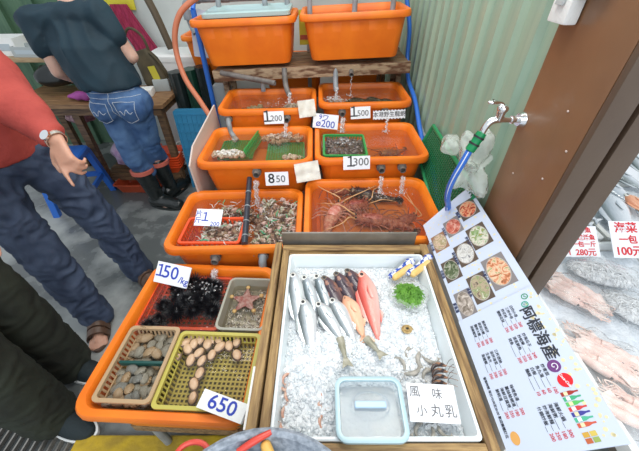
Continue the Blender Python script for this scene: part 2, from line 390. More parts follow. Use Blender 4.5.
tub('tub', 'orange tub far back left behind the blue pipe', -1.08, -.68, 2.72, 3.1, 1.14, h=.3, stand='stand under the tub behind the blue pipe')

# shelf for the two top tubs
t = thing('wooden_shelf', 'rusty stained beam shelf carrying the two upper tubs', 'shelf', (-.08, 2.35, 0))
def sh(b): b.xf(Matrix.Translation((0, 0, 1.055)) @ Matrix.Rotation(-.042, 4, 'Y')); return b
m_rust = mat('rusty_stained_beam', (.38, .27, .17), .8, col2=(.13, .06, .03), vs=11, stretch=(1,3,3), bump=.6, bs=30, thr=(.45, .6))
b = MB(); b.box((-.075, 2.232, -.026), (1.28, .045, .066), bev=.004); sh(b).build('front_beam', m_rust, t, world=True)
b = MB(); b.box((-.075, 2.62, -.022), (1.28, .05, .062), bev=.004); sh(b).build('rear_beam', m_rust, t, world=True)
for i in range(4):
    b = MB(); b.box((-.075, 2.30+i*.09, -.004), (1.26, .080, .018)); sh(b).build('board', WOOD, t, False, world=True)
for x in (-.69, .54):
    for y in (2.42 if x > 0 else 2.40, 2.60):
        b = MB(); b.box((x, y, .52), (.035, .035, 1.04)); b.build('post', m_rust, t, False, world=True)
b = MB(); b.box((-.1, 2.66, .80), (.03, .012, .60)); b.build('slotted_upright', STEEL, t, False, world=True)
# bamboo poles in the corner
for i, (x, y, dx) in enumerate(((.43, 2.68, .02), (.49, 2.70, -.01), (.54, 2.66, .02))):
    b = MB(); b.tube([(x, y, 0), (x+dx, y, .5), (x+dx*.5, y, 1.06)], .016, 10)
    b.top('wooden_pole', WOODX, 'thin wooden pole standing in the corner under the shelf', 'pole', 'poles in the corner under the shelf')

# ================================================================ grey water pipes and hoses
t = thing('water_pipe', 'grey plastic water pipe running over the two upper tubs', 'pipe', (-.1, 2.42, 1.4))
b = MB()
pts = [(-.90, 2.60, 1.18), (-.925, 2.62, 1.24), (-.935, 2.62, 1.34), (-.90, 2.62, 1.375), (-.1, 2.62, 1.40), (.56, 2.62, 1.425)]
b.tube(catmull([Vector(p) for p in pts[:4]], 4)+[Vector(p) for p in pts[4:]], .021, 12); b.build('main_run', PVC, t, world=True)
for x in (-.86, -.66, -.36, -.08, .2, .44):
    z = 1.375+(x+.9)*.034; b = MB(); b.tube([(x-.03, 2.62, z), (x+.03, 2.62, z+.002)], .027, 12); b.build('joint', PVC, t, world=True)
b = MB(); b.tube([(-.935, 2.62, 1.26), (-.935, 2.62, 1.32)], .027, 12); b.build('joint', PVC, t, world=True)
for x, z, Y in ((-.66, 1.34, 2.45), (-.36, 1.38, 2.42), (-.22, 1.35, 2.42), (-.08, 1.36, 2.40), (.2, 1.36, 2.38), (.44, 1.38, 2.40)):
    zz = 1.375+(x+.9)*.034; b = MB(); b.tube([(x, 2.62, zz), (x, 2.56, zz+.035), (x, Y+.03, zz+.04), (x, Y, zz+.01), (x, Y, z-.07)], .0165, 12, smooth=4); b.build('dropper', PVC, t, world=True)
def vpipe(label, pts, r=.016, m=PVC, name='drain_pipe', sm=0, cat='pipe'):
    b = MB(); b.pipe(pts, r, smooth=sm); return b.top(name, m, label, cat)
vpipe('grey pipe dropping from the shelf into the left rear tub', [(-.40, 2.235, 1.045), (-.40, 2.235, .90)])
vpipe('slanted grey pipe lying under the shelf, left', [(-.66, 2.22, 1.02), (-.30, 2.12, .985)], .017, PVCD)
vpipe('grey pipe pouring into the tub behind the 1200 card', [(-.245, 2.21, 1.05), (-.24, 2.17, .96), (-.215, 2.13, .905)], .017, PVCD, sm=3)
vpipe('grey pipe pouring into the tub behind the 1500 card, left', [(.085, 2.23, 1.06), (.085, 2.20, .97), (.09, 2.16, .93)], .017, PVC, sm=3)
vpipe('short dark pipe dripping under the shelf by the 1500 tub', [(.185, 2.24, 1.04), (.185, 2.17, 1.02)], .015, PVCD)
def hose(name, label, pts, r, m, sm=8, cat='hose'):
    b = MB(); b.tube(pts, r, 12, smooth=sm); return b.top(name, m, label, cat)
hose('hose', 'salmon orange hose curving down left of the shelf tubs', [tuple(atY(214, -14, 2.25)), tuple(atY(196, -2, 2.25)), tuple(atY(181, 12, 2.22)), tuple(atY(175, 32, 2.2)), tuple(atY(177, 55, 2.18)), tuple(atY(186, 80, 2.12)), tuple(atY(202, 104, 2.02)), (-.69, 1.95, .78), (-.69, 1.96, .5), (-.69, 1.97, .02)], .0165, mat('salmon_rubber', (.50, .16, .08), .5))
hose('hose', 'blue pipe standing behind the left end of the shelf', [(-.82, 2.42, 1.34), (-.82, 2.42, 1.2), (-.82, 2.42, .9), (-.82, 2.42, .6), (-.82, 2.42, .02)], .018, BLUE)
hose('hose', 'blue hose lying across the grey pipe top left', [(-.82, 2.42, 1.34), (-.80, 2.50, 1.41), (-.66, 2.58, 1.435), (-.42, 2.60, 1.445), (-.25, 2.62, 1.50), (-.1, 2.62, 1.62)], .014, BLUE)
hose('hose', 'blue hose running down the green wall beside the tubs', [(.52, 2.50, 1.45), (.575, 2.46, 1.25), (.59, 2.44, 1.06), (.585, 2.30, .96), (.587, 2.05, .90), (.587, 1.83, .80), (.587, 1.66, .74), (.587, 1.48, .73), (.587, 1.30, .62), (.587, 1.15, .45)], .014, BLUE)
hose('hose', 'grey hose lying beside the blue hose at the green net', [(.605, 2.0, .84), (.605, 1.8, .79), (.60, 1.62, .82), (.60, 1.45, .76), (.60, 1.3, .6)], .008, PVC)

# tap
t = thing('water_tap', 'chrome tap screwed to the brown post', 'tap', (.618, .965, 1.21))
b = MB(); b.tube([(.621, .965, 1.212), (.606, .965, 1.212)], [.024, .019], 18); b.build('flange', CHROME, t, world=True)
b = MB(); b.tube([(.612, .965, 1.212), (.575, .965, 1.212), (.545, .965, 1.213), (.525, .965, 1.207), (.512, .962, 1.19), (.506, .96, 1.168)], [.0085, .0085, .012, .012, .0105, .010], 14, smooth=4)
b.tube([(.591, .965, 1.212), (.585, .965, 1.212)], .0135, 6)
b.tube([(.546, .965, 1.213), (.546, .962, 1.25)], [.013, .011, .014], 14); b.ell((.546, .962, 1.247), (.017, .017, .014))
b.build('body', CHROME, t, world=True)
b = MB(); b.tube([(.546, .962, 1.255), (.535, .955, 1.266), (.51, .945, 1.272), (.498, .942, 1.274)], [.004, .004, .006, .008], 10, smooth=3); b.ell((.495, .94, 1.274), (.013, .009, .006))
b.build('lever', CHROME, t, world=True)
t = thing('garden_hose', 'blue striped hose with a green connector hanging from the tap', 'hose', (.48, .96, 1.1))
b = MB(); P = [Vector((.506, .96, 1.172)), Vector((.494, .955, 1.145)), Vector((.480, .95, 1.115))]
b.tube(P, [.0155, .0165, .015, .0165, .0155], 14, smooth=5); b.build('connector', mat('green_connector', (.0, .22, .07), .35), t, world=True)
b = MB()
for k in (.25, .62): q = P[0].lerp(P[2], k); d = (P[2]-P[0]).normalized()*.003; b.tube([q-d, q+d], .018, 14)
b.build('grip_ring', BLACK, t, world=True)
hp = [(.480, .95, 1.115), (.470, .95, 1.07), (.462, .96, 1.01), (.466, .98, .95), (.485, 1.01, .88), (.52, 1.05, .80), (.56, 1.08, .6)]
b = MB(); b.tube(hp, .0115, 12, smooth=6); b.build('tube', BLUE, t, world=True)
b = MB(); b.tube([(x-.006, y-.0085, z) for x, y, z in hp], .0022, 6, smooth=6); b.build('stripe', WHITE, t, world=True)
# ================================================================ price cards
def card(label, loc, w, h, rot, lines, th=.0025, m=None, cat='price card', name='price_card', dash=False):
    t = thing(name, label, cat, loc, rot)
    b = MB(); b.box((0, h/2, 0), (w, h, th)); b.build('board', m or WHITE, t, False)
    for s, x, y, size, mm, *o in lines:
        text(s, size, mm, t, (x*w, y*h, th/2+.0006), rot=(0, 0, o[0] if o else 0), bold=o[1] if len(o) > 1 else 0, sx=o[2] if len(o) > 2 else 1)
    if dash:
        b = MB(); n = 10
        for i in range(n):
            for yy in (.04, .96): b.box((-w/2+w*(i+.4)/n, yy*h, th/2+.0005), (w/n*.55, h*.08, .001))
        b.build('dashed_border', BLACK, t, False)
    return t
GREY = mat('printed_grey', (.12, .12, .13), .5)
RX = math.radians(70)
def pc(label, u, v, Y, w, h, lines, roll=0, **k):
    p = atY(u, v, Y); h *= .86; w *= .95; p.z -= h*.42; return card(label, p, w, h, (RX, roll, 0), lines, **k)
pc('white card printed 1200 on the rear left tub', 274, 119, 1.846, .125, .082, [('１', -.34, .56, .085, BLACK, 0, 0.00087), ('200', .12, .42, .047, GREY, 0, 0.00028)], -.04)
pc('white card printed 1500 on the rear right tub', 361, 114, 1.900, .125, .08, [('１', -.34, .56, .08, BLACK, 0, 0.00087), ('500', .12, .44, .047, GREY, 0, 0.00028)], -.06)
pc('white card with dashed black border and a row of Chinese characters', 389.5, 115.5, 1.906, .205, .062, [('本港野生龍蝦', 0, .5, .033, BLACK, 0, 0.00021)], -.05, dash=True)
pc('white card with 200 handwritten in blue between the rear tubs', 325, 123, 1.835, .158, .095, [('9ワ', -.08, .74, .040, BLUEINK, -.1, 0.00035), ('ø200', 0, .31, .056, BLUEINK, -.06, 0.00035)], .10)
pc('white card printed 1300 above the lobster tub', 357, 164.5, 1.418, .142, .078, [('１', -.22, .56, .07, BLACK, 0, 0.00070), ('300', .16, .54, .054, GREY, 0, 0.00035)], -.04)
pc('white card printed 850 on the left middle tub', 277, 180.5, 1.385, .125, .08, [('8', -.24, .5, .07, BLACK, 0, 0.00077), ('50', .16, .46, .05, GREY, 0, 0.00035)], -.04)
card('white card with blue marks stuck in the red basket', at(207, 226, .645), .125, .085, (math.radians(28), 0, -.06), [('片', -.38, .70, .034, BLUEINK), ('斤', -.38, .30, .034, BLUEINK), ('１', -.12, .5, .06, BLUEINK, 0, 0.00035), ('200', .28, .12, .03, BLUEINK)], th=.003)
card('white board with 150 handwritten in blue at the front tub', at(170, 285, .58), .148, .085, (math.radians(42), .05, -.22), [('１', -.36, .55, .066, BLUEINK, 0, .0004), ('50', -.06, .55, .072, BLUEINK, 0, 0.00042), ('/kg', .36, .30, .036, BLUEINK, -.1, 0.00035)], th=.004)
card('thick white foam block with 650 in blue marker', at(219, 416, .572), .145, .052, (math.radians(12), .04, -.30), [('650', 0, .5, .054, BLUEINK, 0, 0.00063, 1.15)], th=.022, m=FOAM)
def crumple(label, p, w, h, rot, name='paper_sheet'):
    b = MB(); n = 7; g = []
    for zz in (0, .002):
        g.append([[b.bm.verts.new((w*(i/n-.5)+.007*noise.noise(Vector((i, j, 3))), h*(j/n)+.006*noise.noise(Vector((i, j, 8))), zz+.012*noise.noise(Vector((i*.6, j*.6, w*90))))) for i in range(n+1)] for j in range(n+1)])
    for L_, fl in ((g[0], 1), (g[1], 0)):
        for j in range(n):
            for i in range(n): q = [L_[j][i], L_[j][i+1], L_[j+1][i+1], L_[j+1][i]]; b.face(q[::-1] if fl else q)
    for k in range(n):
        b.face([g[0][0][k], g[0][0][k+1], g[1][0][k+1], g[1][0][k]]); b.face([g[0][n][k+1], g[0][n][k], g[1][n][k], g[1][n][k+1]])
        b.face([g[0][k+1][0], g[0][k][0], g[1][k][0], g[1][k+1][0]]); b.face([g[0][k][n], g[0][k+1][n], g[1][k+1][n], g[1][k][n]])
    b.xf(Matrix.Translation(p) @ Euler(rot).to_matrix().to_4x4()); return b.top(name, mat('worn_paper', (.72, .70, .64), .7, col2=(.62,.58,.50), vs=30), label, 'paper')
crumple('blank torn white card behind the card with 200', atY(308, 117, 1.850), .10, .095, (1.1, -.1, .1))
crumple('blank crumpled paper hanging left of the 1300 card', atY(309, 181, 1.380), .125, .095, (1.0, -.2, 0))

# falling water from the overflow pipes
def stream(label, p, zend, r=.012, fwd=.03):
    p = Vector(p); b = MB(); n = 9; pts = []; rr = []
    for i in range(n):
        t = i/(n-1); z = p.z+(zend-p.z)*t; pts.append((p.x+.004*math.sin(i*2.3), p.y-fwd*math.sqrt(t), z)); rr.append(r*(.95-.25*t+.35*max(0, t-.7)*2+.10*math.sin(i*2.9)))
    for k in range(4):
        ph = k*1.7; b.tube([(x+r*.6*math.cos(ph+i*.5), y+r*.5*math.sin(ph+i*.5), z) for i, (x, y, z) in enumerate(pts)], [q*(.36 if k else .5) for q in rr], 8, smooth=3)
    for i in range(26):
        a = random.uniform(0, 2*PI); q = random.uniform(0, .032)**1.0; b.ico((p.x+q*math.cos(a), p.y-fwd+q*math.sin(a)*.8, zend+random.uniform(-.002, .010)), (random.uniform(.0015, .0042),)*3, 1)
    b.top('falling_water', SPLASH, label, 'water', kind='stuff')
stream('water pouring into the tub with green basket lids', (-.218, 1.82, .845), .775)
stream('water trickling from the bent pipe into the left middle tub', (-.53, 1.80, .74), .77, .008)
stream('water pouring into the square green basket', (.12, 1.865, .86), .785, .016)
stream('water trickling over the dashed card', (.385, 1.865, .86), .785, .008)
stream('water pouring beside the 850 card', (-.335, 1.36, .74), .618, .015)
stream('water pouring into the lobster tub, left stream', (.297, 1.39, .745), .665, .012)
stream('water pouring into the lobster tub, right stream', (.407, 1.39, .745), .665, .013)
stream('water pouring from the left pipe into the front tub', (-.463, .915, .575), .53, .015)
stream('water from the thick bent pipe over the starfish tray', (-.262, .885, .50), .49, .013, .01)
stream('water pouring into the tub behind the 1200 card', (-.212, 2.11, .93), .875, .012)
stream('water pouring into the tub behind the 1500 card', (.09, 2.14, .955), .89, .011)
stream('thin drip from the short dark pipe', (.185, 2.165, 1.015), .89, .003, .004)

for lab, cx, cy, cz, sx, sy, n in (('small bubbles on the water of the lobster tub', .34, 1.36, .663, .055, .03, 60), ('small bubbles on the water beside the dark bar', -.30, 1.31, .612, .06, .05, 90), ('small bubbles on the rear left tub', -.25, 2.09, .872, .09, .04, 60)):
    b = MB()
    for i in range(n): s = random.uniform(.0015, .0045); b.ell((random.gauss(cx, sx), random.gauss(cy, sy), cz), (s, s, s*.7), 8, 5)
    b.top('foam_bubbles', SPLASH, lab, 'bubbles', kind='stuff')
# ================================================================ display tray of ice
m_stain = mat('tray_wood', (.42, .27, .11), .6, col2=(.17, .095, .04), vs=7, stretch=(14, 1.2, 14), bump=.5, bs=14)
m_stainx = mat('tray_wood_across', (.42, .27, .11), .6, col2=(.17, .095, .04), vs=7, stretch=(1.2, 14, 14), bump=.5, bs=14)
t = thing('display_tray', 'wood-framed white tray of crushed ice and fish in the middle of the stall', 'tray', (.12, .58, .60))
def rail(c, s, m): b = MB(); b.box(c, s, bev=.003); b.build('frame_rail', m, t, False, world=True)
rail((-.178, .575, .662), (.026, .74, .095), m_stain); rail((-.146, .575, .655), (.026, .70, .085), m_stain)
rail((.411, .575, .655), (.030, .74, .09), m_stain)
rail((.118, .925, .655), (.556, .03, .09), m_stainx); rail((.118, .230, .655), (.556, .034, .088), m_stainx)
rail((.118, .897, .668), (.50, .014, .05), m_stainx)
b = MB(); w, d = .524, .636
q = [rr3(w, d, .012, .600), rr3(w, d, .012, .698), rr3(w-.006, d-.006, .012, .701), rr3(w-.018, d-.018, .012, .701), rr3(w-.05, d-.045, .012, .625)]
b.loft(q); b.xf(Matrix.Translation((.131, .569, 0))); b.build('foam_liner', mat('white_tray_plastic', (.80, .86, .88), .35), t, world=True)
b = MB(); b.box((.12, .30, .3), (.5, .06, .6)); b.box((.12, .85, .3), (.5, .06, .6)); b.box((.12, .58, .55), (.06, .5, .08))
b.top('tray_trestle', WOODX, 'wooden trestle under the ice tray', 'trestle', smooth=False)
b = MB(); b.box((.108, .958, .706), (.545, .008, .088)); b.top('metal_strip', STEEL, 'grey metal strip standing between the ice tray and the lobster tub', 'strip', smooth=False)
b = MB(); b.box((-.199, .355, .62), (.008, .16, .16), rot=(0, .06, 0)); b.top('white_strip', FOAM, 'white plastic strip wedged between the front tub and the ice tray', 'strip', smooth=False)

def ice_h(x, y):
    z = .662+.006*noise.noise(Vector((x*14, y*14, 0)))+.004*noise.noise(Vector((x*45, y*45, 1)))
    z += .030*math.exp(-((y-.50)/.075)**2)*math.exp(-((x-.03)/.14)**2)
    z += .012*math.exp(-((y-.36)/.12)**2-((x+.05)/.09)**2)+.012*math.exp(-((y-.55)/.09)**2-((x-.26)/.08)**2)
    e = min(x+.12, .375-x, y-.262, .865-y); return z-.022*max(0, 1-e/.03) if e < .03 else z
m_ice = mat('crushed_ice', (.78, .83, .86), .2, trans=.15, col2=(.93, .95, .97), vs=30, bump=.5, bs=110)
b = MB(); nx, ny = 80, 100
V = [[b.bm.verts.new((-.115+.485*i/nx, .262+.602*j/ny, ice_h(-.115+.485*i/nx, .262+.602*j/ny)+.003*noise.noise(Vector((i*.7, j*.7, 5))))) for i in range(nx+1)] for j in range(ny+1)]
for j in range(ny):
    for i in range(nx): b.face([V[j][i], V[j][i+1], V[j+1][i+1], V[j+1][i]])
for i in range(3200):
    x = random.uniform(-.112, .368); y = random.uniform(.266, .862); s = random.uniform(.003, .0085)
    if y < .45: s *= 1.3
    if y > .66 and x < .2 : s *= .7
    b.ico((x, y, ice_h(x, y)+.001), (s, s*random.uniform(.6, 1), s*random.uniform(.4, .8)), 1, .22, rot=(random.random()*3, random.random()*3, random.random()*3))
o = b.top('crushed_ice', m_ice, 'crushed ice filling the wood-framed tray', 'ice', kind='stuff', smooth=False)
mi = mat('packed_ice', (.74,.78,.82), .3, col2=(.62,.67,.72), vs=30, bump=.5, bs=110)
b = MB(); b.prism([(-.108, .268), (.364, .268), (.370, .858), (-.112, .858)], .626, .648)
b.top('packed_ice', mi, 'packed ice under the crushed ice', 'ice', kind='stuff', smooth=False)

# ================================================================ fish
def fish(label, m, L, hgt, th, loc, yaw, roll=0, fins=None, group=None, pitch=0, eye=(.75,.75,.7), eyer=.011, deep=.5, name='whole_fish', tailw=1.0, mouth=True):
    """head at +X end, belly towards -Y, lying on its side"""
    t = thing(name, label, 'fish', loc, (roll, pitch, yaw), group); b = MB(); n = 18; rings = []
    for i in range(n+1):
        s = i/n; x = L*(.5-s)*1.0
        k = math.sin(PI*min(1, (s+.015)/.62)*.5)**.75 if s < .62*.75 else 1
        prof = (min(1, (s/.30))**.62 if s < .3 else 1-((s-.3)/.7)**1.55*.84)
        hh = hgt/2*max(.06, prof); tt = th/2*max(.05, (min(1, s/.22)**.6 if s < .22 else 1-((s-.22)/.78)**1.2*.9))
        cy = -hgt*.05*math.sin(PI*s)
        ring = []
        for k in range(14):
            a = 2*PI*k/14; ring.append(Vector((x, cy+hh*math.cos(a)*(1 if math.cos(a) > 0 else 1.05), tt*math.sin(a))))
        rings.append(ring)
    b.loft(rings); body = b.build('body', m, t, 'all')
    fm = fins or m
    def fin(nm, poly, z=0, thk=.0022, par=t):
        b = MB(); b.prism(poly, z-thk/2, z+thk/2); return b.build(nm, fm, par, False)
    T = hgt*.55*tailw
    fin('tail_fin', [(-L*.47, .10*hgt), (-L*.56, T*.75), (-L*.66, T), (-L*.60, 0), (-L*.66, -T), (-L*.56, -T*.75), (-L*.47, -.10*hgt)])
    fin('dorsal_fin', [(L*.20, hgt*.44), (L*.14, hgt*.60), (-L*.02, hgt*.62), (-L*.22, hgt*.42), (-L*.28, hgt*.25), (0, hgt*.38)])
    fin('anal_fin', [(-L*.10, -hgt*.40), (-L*.16, -hgt*.58), (-L*.30, -hgt*.33), (-L*.2, -hgt*.3)])
    b = MB(); b.prism([(L*.22, -.04*hgt), (L*.14, .04*hgt), (L*.02, -.10*hgt), (L*.03, -.2*hgt), (L*.15, -.14*hgt)], 0, .002); b.xf(Matrix.Translation((0, 0, th*.47))); b.build('pectoral_fin', fm, t, False)
    b = MB(); b.ell((L*.40, hgt*.09, th*.27), (eyer, eyer, th*.14), 14, 8); e = b.build('eye', mat('fish_eye_%d' % int(eye[0]*100), eye, .15), t)
    b = MB(); b.ell((L*.40, hgt*.09, th*.37), (eyer*.55, eyer*.55, th*.065), 12, 8); b.build('pupil', BLACK, e)
    b = MB(); b.tube([(L*.315-.003*abs(k), k*hgt*.085, th*.43-abs(k)*.0012) for k in range(-3, 4)], .0011, 6); b.build('gill_edge', mat('gill_shadow', (.12,.10,.10), .5), t)
    return t
def fpx(label, m, h, tl, hgt, th, z=.684, **k):
    H = at(*h, z); T = at(*tl, z); d = H-T; yaw = math.atan2(d.y, d.x)
    c = (H+T)/2; return fish(label, m, d.length, hgt*1.12, th, c, yaw, **{'pitch': -.11, **k})
sil = ramp_mat('silver_fish', [(0, (.80, .82, .84)), (.55, (.62, .66, .70)), (.80, (.28, .32, .33)), (1, (.08, .10, .10))], rough=.2, metal=.35)
sil2 = ramp_mat('silver_fish_b', [(0, (.78, .80, .83)), (.48, (.55, .60, .66)), (.72, (.20, .25, .27)), (1, (.05, .07, .07))], rough=.2, metal=.35)
drk = ramp_mat('dark_fish', [(0, (.35, .20, .16)), (.3, (.12, .07, .08)), (.55, (.07, .05, .07)), (1, (.03, .02, .03))], rough=.18, spots=((.30, .14, .10), 40, .6))
red = ramp_mat('red_fish', [(0, (.82, .58, .54)), (.45, (.74, .34, .29)), (.75, (.66, .13, .10)), (1, (.50, .06, .05))], rough=.25)
pch = ramp_mat('peach_fish', [(0, (.85, .62, .45)), (.5, (.78, .42, .26)), (1, (.70, .30, .18))], rough=.3)
fpx('long silver fish, far left of the rear row on the ice', sil, (294, 273), (300, 334), .050, .030)
fpx('silver fish in the rear row, second from the left', sil2, (304, 276), (319, 326), .040, .030)
fpx('silver fish in the rear row, touching the dark fish', sil2, (316, 275), (333, 322), .040, .030)
fpx('dark fish on the ice, left of the three dark ones', drk, (323, 277), (346, 316), .050, .034, eye=(.2,.16,.12))
fpx('dark fish on the ice, middle of the three dark ones', drk, (335, 273), (358, 310), .050, .034, eye=(.2,.16,.12))
fpx('dark fish on the ice, nearest the red fish', drk, (346, 270), (369, 303), .050, .034, eye=(.2,.16,.12))
fpx('red big-eyed fish lying on the ice', red, (361, 273), (379, 338), .062, .042, eye=(.85,.45,.35), eyer=.0125, z=.688)
fpx('headless peach-coloured fish on the ice', pch, (344, 297), (364, 336), .052, .034, z=.690, eye=(.6,.35,.22), eyer=.004)
fpx('long silver fish in the front row, left', sil, (304, 300), (312, 356), .054, .034, z=.693)
fpx('silver fish in the front row, middle', sil, (317, 303), (345, 343), .048, .034, z=.693)
fpx('silver fish in the front row, right, tail in the ice', sil, (331, 299), (356, 342), .050, .034, z=.695)
def tailfin(label, h, tl):
    H = at(*h, .694); T = at(*tl, .700); d = T-H; yaw = math.atan2(d.y, d.x); t = thing('fish_tail', label, 'fish tail', (H+T)/2, (0, -.1, yaw)); L = d.length; b = MB()
    b.loft([[Vector((x, y*math.cos(2*PI*k/12), .011*r*math.sin(2*PI*k/12))) for k in range(12)] for x, y, r in ((-L*.5, .013, 1), (-L*.2, .011, .9), (L*.1, .006, .6), (L*.2, .005, .4))]); b.build('tail_stalk', mat('tail_skin', (.25, .24, .17), .3, col2=(.4,.38,.3), vs=60), t)
    b = MB(); b.prism([(L*.15, .005), (L*.5, .017), (L*.42, 0), (L*.5, -.017), (L*.15, -.005)], -.0012, .0012); b.build('fin', mat('tail_skin', (0,0,0)), t, False)
tailfin('brown fish tail poking out of the ice below the red fish', (366, 338), (384, 358))
tailfin('silver fish tail poking out of the ice above the clear box', (340, 338), (348, 368))

# seaweed, fish cakes, curled shells, prawns
m_weed = mat('green_seaweed', (.08, .24, .02), .5, col2=(.17, .40, .05), vs=40)
sc = at(409, 295, .69); b = MB()
for i in range(230):
    a = random.uniform(0, 2*PI); r = .047*math.sqrt(random.random()); x = sc.x+r*math.cos(a)*1.05; y = sc.y+r*math.sin(a); z = .688+.024*(1-(r/.05)**2); a2 = random.uniform(0, 6.3); l = random.uniform(.008, .016)
    b.tube([(x-l*math.cos(a2), y-l*math.sin(a2), z-.004), (x+.003*random.uniform(-1, 1), y, z+.004), (x+l*math.cos(a2), y+l*math.sin(a2), z-.003)], .0016, 5, smooth=2)
b.ell((sc.x, sc.y, .688), (.047, .045, .018)); b.top('seaweed', m_weed, 'heap of bright green seaweed in a clear bag on the ice', 'seaweed', kind='stuff')
def bagmesh(c, rx, ry, rzz, amp=.006, fs=30, seg=36, ring=16, yaw=0):
    b = MB(); b.ell((0, 0, 0), (rx, ry, rzz), seg, ring)
    for v in b.bm.verts:
        n = v.co.normalized(); v.co += n*amp*noise.noise(v.co*fs+Vector((c[0]*9, 0, 0)))*1.6
        if v.co.z < -rzz*.5: v.co.z = -rzz*.5
    b.xf(Matrix.Translation(c) @ Matrix.Rotation(yaw, 4, 'Z')); return b
bb = bagmesh((sc.x+.004, sc.y-.002, .692), .070, .066, .026, .010)
bmesh.ops.delete(bb.bm, geom=[v for v in bb.bm.verts if math.hypot(v.co.x-sc.x, v.co.y-sc.y) < .046 and v.co.z > .69], context='VERTS')
bb.top('plastic_bag', BAG, 'clear plastic bag wrapped around the green seaweed', 'bag')
m_cake = mat('yellow_fish_cake', (.78, .50, .16), .4, col2=(.85, .62, .28), vs=30); m_wrap = mat('blue_white_wrapper', (.02, .07, .42), .3, col2=(.75, .78, .85), vs=55, thr=(.5, .54))
for lab, a, c_, s in (('yellow roll in a blue-edged wrapper, left of two at the tray corner', (391, 279), (413, 263), 1), ('yellow roll in a blue and white wrapper, right of two at the tray corner', (409, 276), (431, 259), .9)):
    A = at(*a, .69); B = at(*c_, .69); d = B-A; t = thing('wrapped_roll', lab, 'food roll', (A+B)/2, (0, 0, math.atan2(d.y, d.x))); L = d.length
    b = MB(); b.capsule((-L*.36, -.004, 0), (L*.30, -.004, 0), .013, .013); b.build('roll', m_cake, t)
    b = MB(); b.loft([[Vector((x, .010+.012*math.cos(2*PI*k/10)*w_, .002+.010*math.sin(2*PI*k/10)*w_)) for k in range(10)] for x, w_ in ((-L*.5, .7), (-L*.4, .9), (0, .8), (L*.3, 1.1), (L*.42, 1.5), (L*.56, 1.2))]); b.build('wrapper', m_wrap, t)
def coil(label, u, v, z, m, r=.016):
    p = at(u, v, z); b = MB(); pts = [(p.x+r*(1-i/40)*math.cos(i*.55), p.y+r*(1-i/40)*math.sin(i*.55)*.9, z+.012*i/26) for i in range(26)]
    b.tube(pts, lambda t: .0055*(1-.5*t), 8); return b.top('sea_snail', m, label, 'snail')
coil('small brown coiled snail sitting on the ice', 407, 330, .678, mat('brown_shell', (.32, .20, .06), .4, col2=(.55, .40, .18), vs=70))
m_prawn = mat('grey_prawn', (.28, .27, .24), .3, col2=(.50, .46, .40), vs=40, bump=.3, bs=90); m_pdark = mat('black_banded_prawn', (.03, .02, .02), .3, col2=(.30, .15, .08), vs=60, thr=(.5, .55))
m_pink = mat('pink_prawn', (.55, .28, .20), .35, col2=(.62, .45, .36), vs=60)
def prawn(loc, yaw, m, s, label, group):
    t = thing('prawn', label, 'prawn', loc, (0, 0, yaw), group); b = MB(); P = [(.034, .004, 0), (.018, .010, .002), (0, .012, .004), (-.016, .006, .003), (-.026, -.006, .001), (-.026, -.016, 0)]
    P = [tuple(k*s for k in q) for q in P]; b.tube(P, [.003*s, .008*s, .0085*s, .007*s, .005*s, .003*s], 10, smooth=4); b.build('body', m, t)
    b = MB(); b.prism([(-.026*s, -.014*s), (-.018*s, -.026*s), (-.026*s, -.024*s), (-.034*s, -.026*s)], -.001, .0012); b.build('tail_fan', m, t, False)
    for k in (-1, 1): b = MB(); b.tube([(.034*s, .004*s, .002), (.05*s, .012*s*k+.008*s, .006), (.07*s, .02*s*k+.01*s, .002)], .0007, 5, smooth=2); b.build('feeler', m, t)
    return t
for u, v, a in ((410, 352, .5), (421, 360, 1.2), (413, 370, 3.4), (429, 374, .2), (400, 363, 5), (431, 360, 2.6)):
    p = at(u, v, .668); prawn(p, a, m_prawn, random.uniform(.7, .9), 'grey prawn half buried in the ice behind the handwritten paper', 'grey prawns behind the paper')
for i, (u, v) in enumerate(((438, 368), (439, 374), (439, 380), (438, 386))):
    prawn(at(u, v, .690), .1, m_pdark, .75, 'black banded prawn in the small pile right of the handwritten paper top', 'black banded prawns')
for u, v, a in ((419, 430, .8), (443, 431, 2), (430, 434, 4), (406, 427, 1.5)):
    prawn(at(u, v, .666), a, m_prawn, .65, 'small grey prawn in the ice in front of the handwritten paper', 'small prawns at the tray front')
for u, v, a in ((286, 378, .8), (288, 396, 1.6), (285, 412, 1.2), (323, 393, 1.5), (321, 404, 1.7), (304, 401, .4), (284, 430, 2), (322, 421, 1.2), (306, 374, 3), (286, 388, 2.8)):
    prawn(at(u, v, .667), a, m_pink, .55, 'pinkish shrimp showing through the ice left of the clear box', 'pink shrimps in the front ice')

# clear food box
t = thing('food_box', 'clear plastic box with a pale blue rim and handle on the ice', 'box', (.122, .318, .668))
m_aqua = mat('pale_blue_plastic', (.50, .70, .76), .3, trans=.2); m_clear = film('clear_box_plastic', (.93, .95, .96), 1.25, .10, (.8,.88,.95), bump=.05, bs=9)
b = MB(); b.loft([rr3(.150, .128, .02, 0), rr3(.166, .144, .024, .046), rr3(.162, .140, .022, .046), rr3(.146, .124, .018, .003)], close=False); b.build('base', m_clear, t)
b = MB(); b.loft([rr3(.176, .154, .026, .043), rr3(.180, .158, .028, .048), rr3(.178, .156, .027, .056), rr3(.170, .148, .024, .058), rr3(.156, .134, .018, .057), rr3(.154, .132, .018, .050)], cap=False, close=True); b.build('lid_rim', m_aqua, t)
b = MB(); b.loft([rr3(.156, .134, .018, .051), rr3(.156, .134, .018, .053)]); b.build('lid', m_clear, t)
b = MB(); b.loft([[Vector((r*.050*math.cos(a*PI/16), r*.034*math.sin(a*PI/16)+.004, z)) for a in range(32)] for r, z in ((1.0, .053), (1.04, .057), (.98, .058), (.94, .053))], close=True); b.build('oval_ring', m_clear, t)
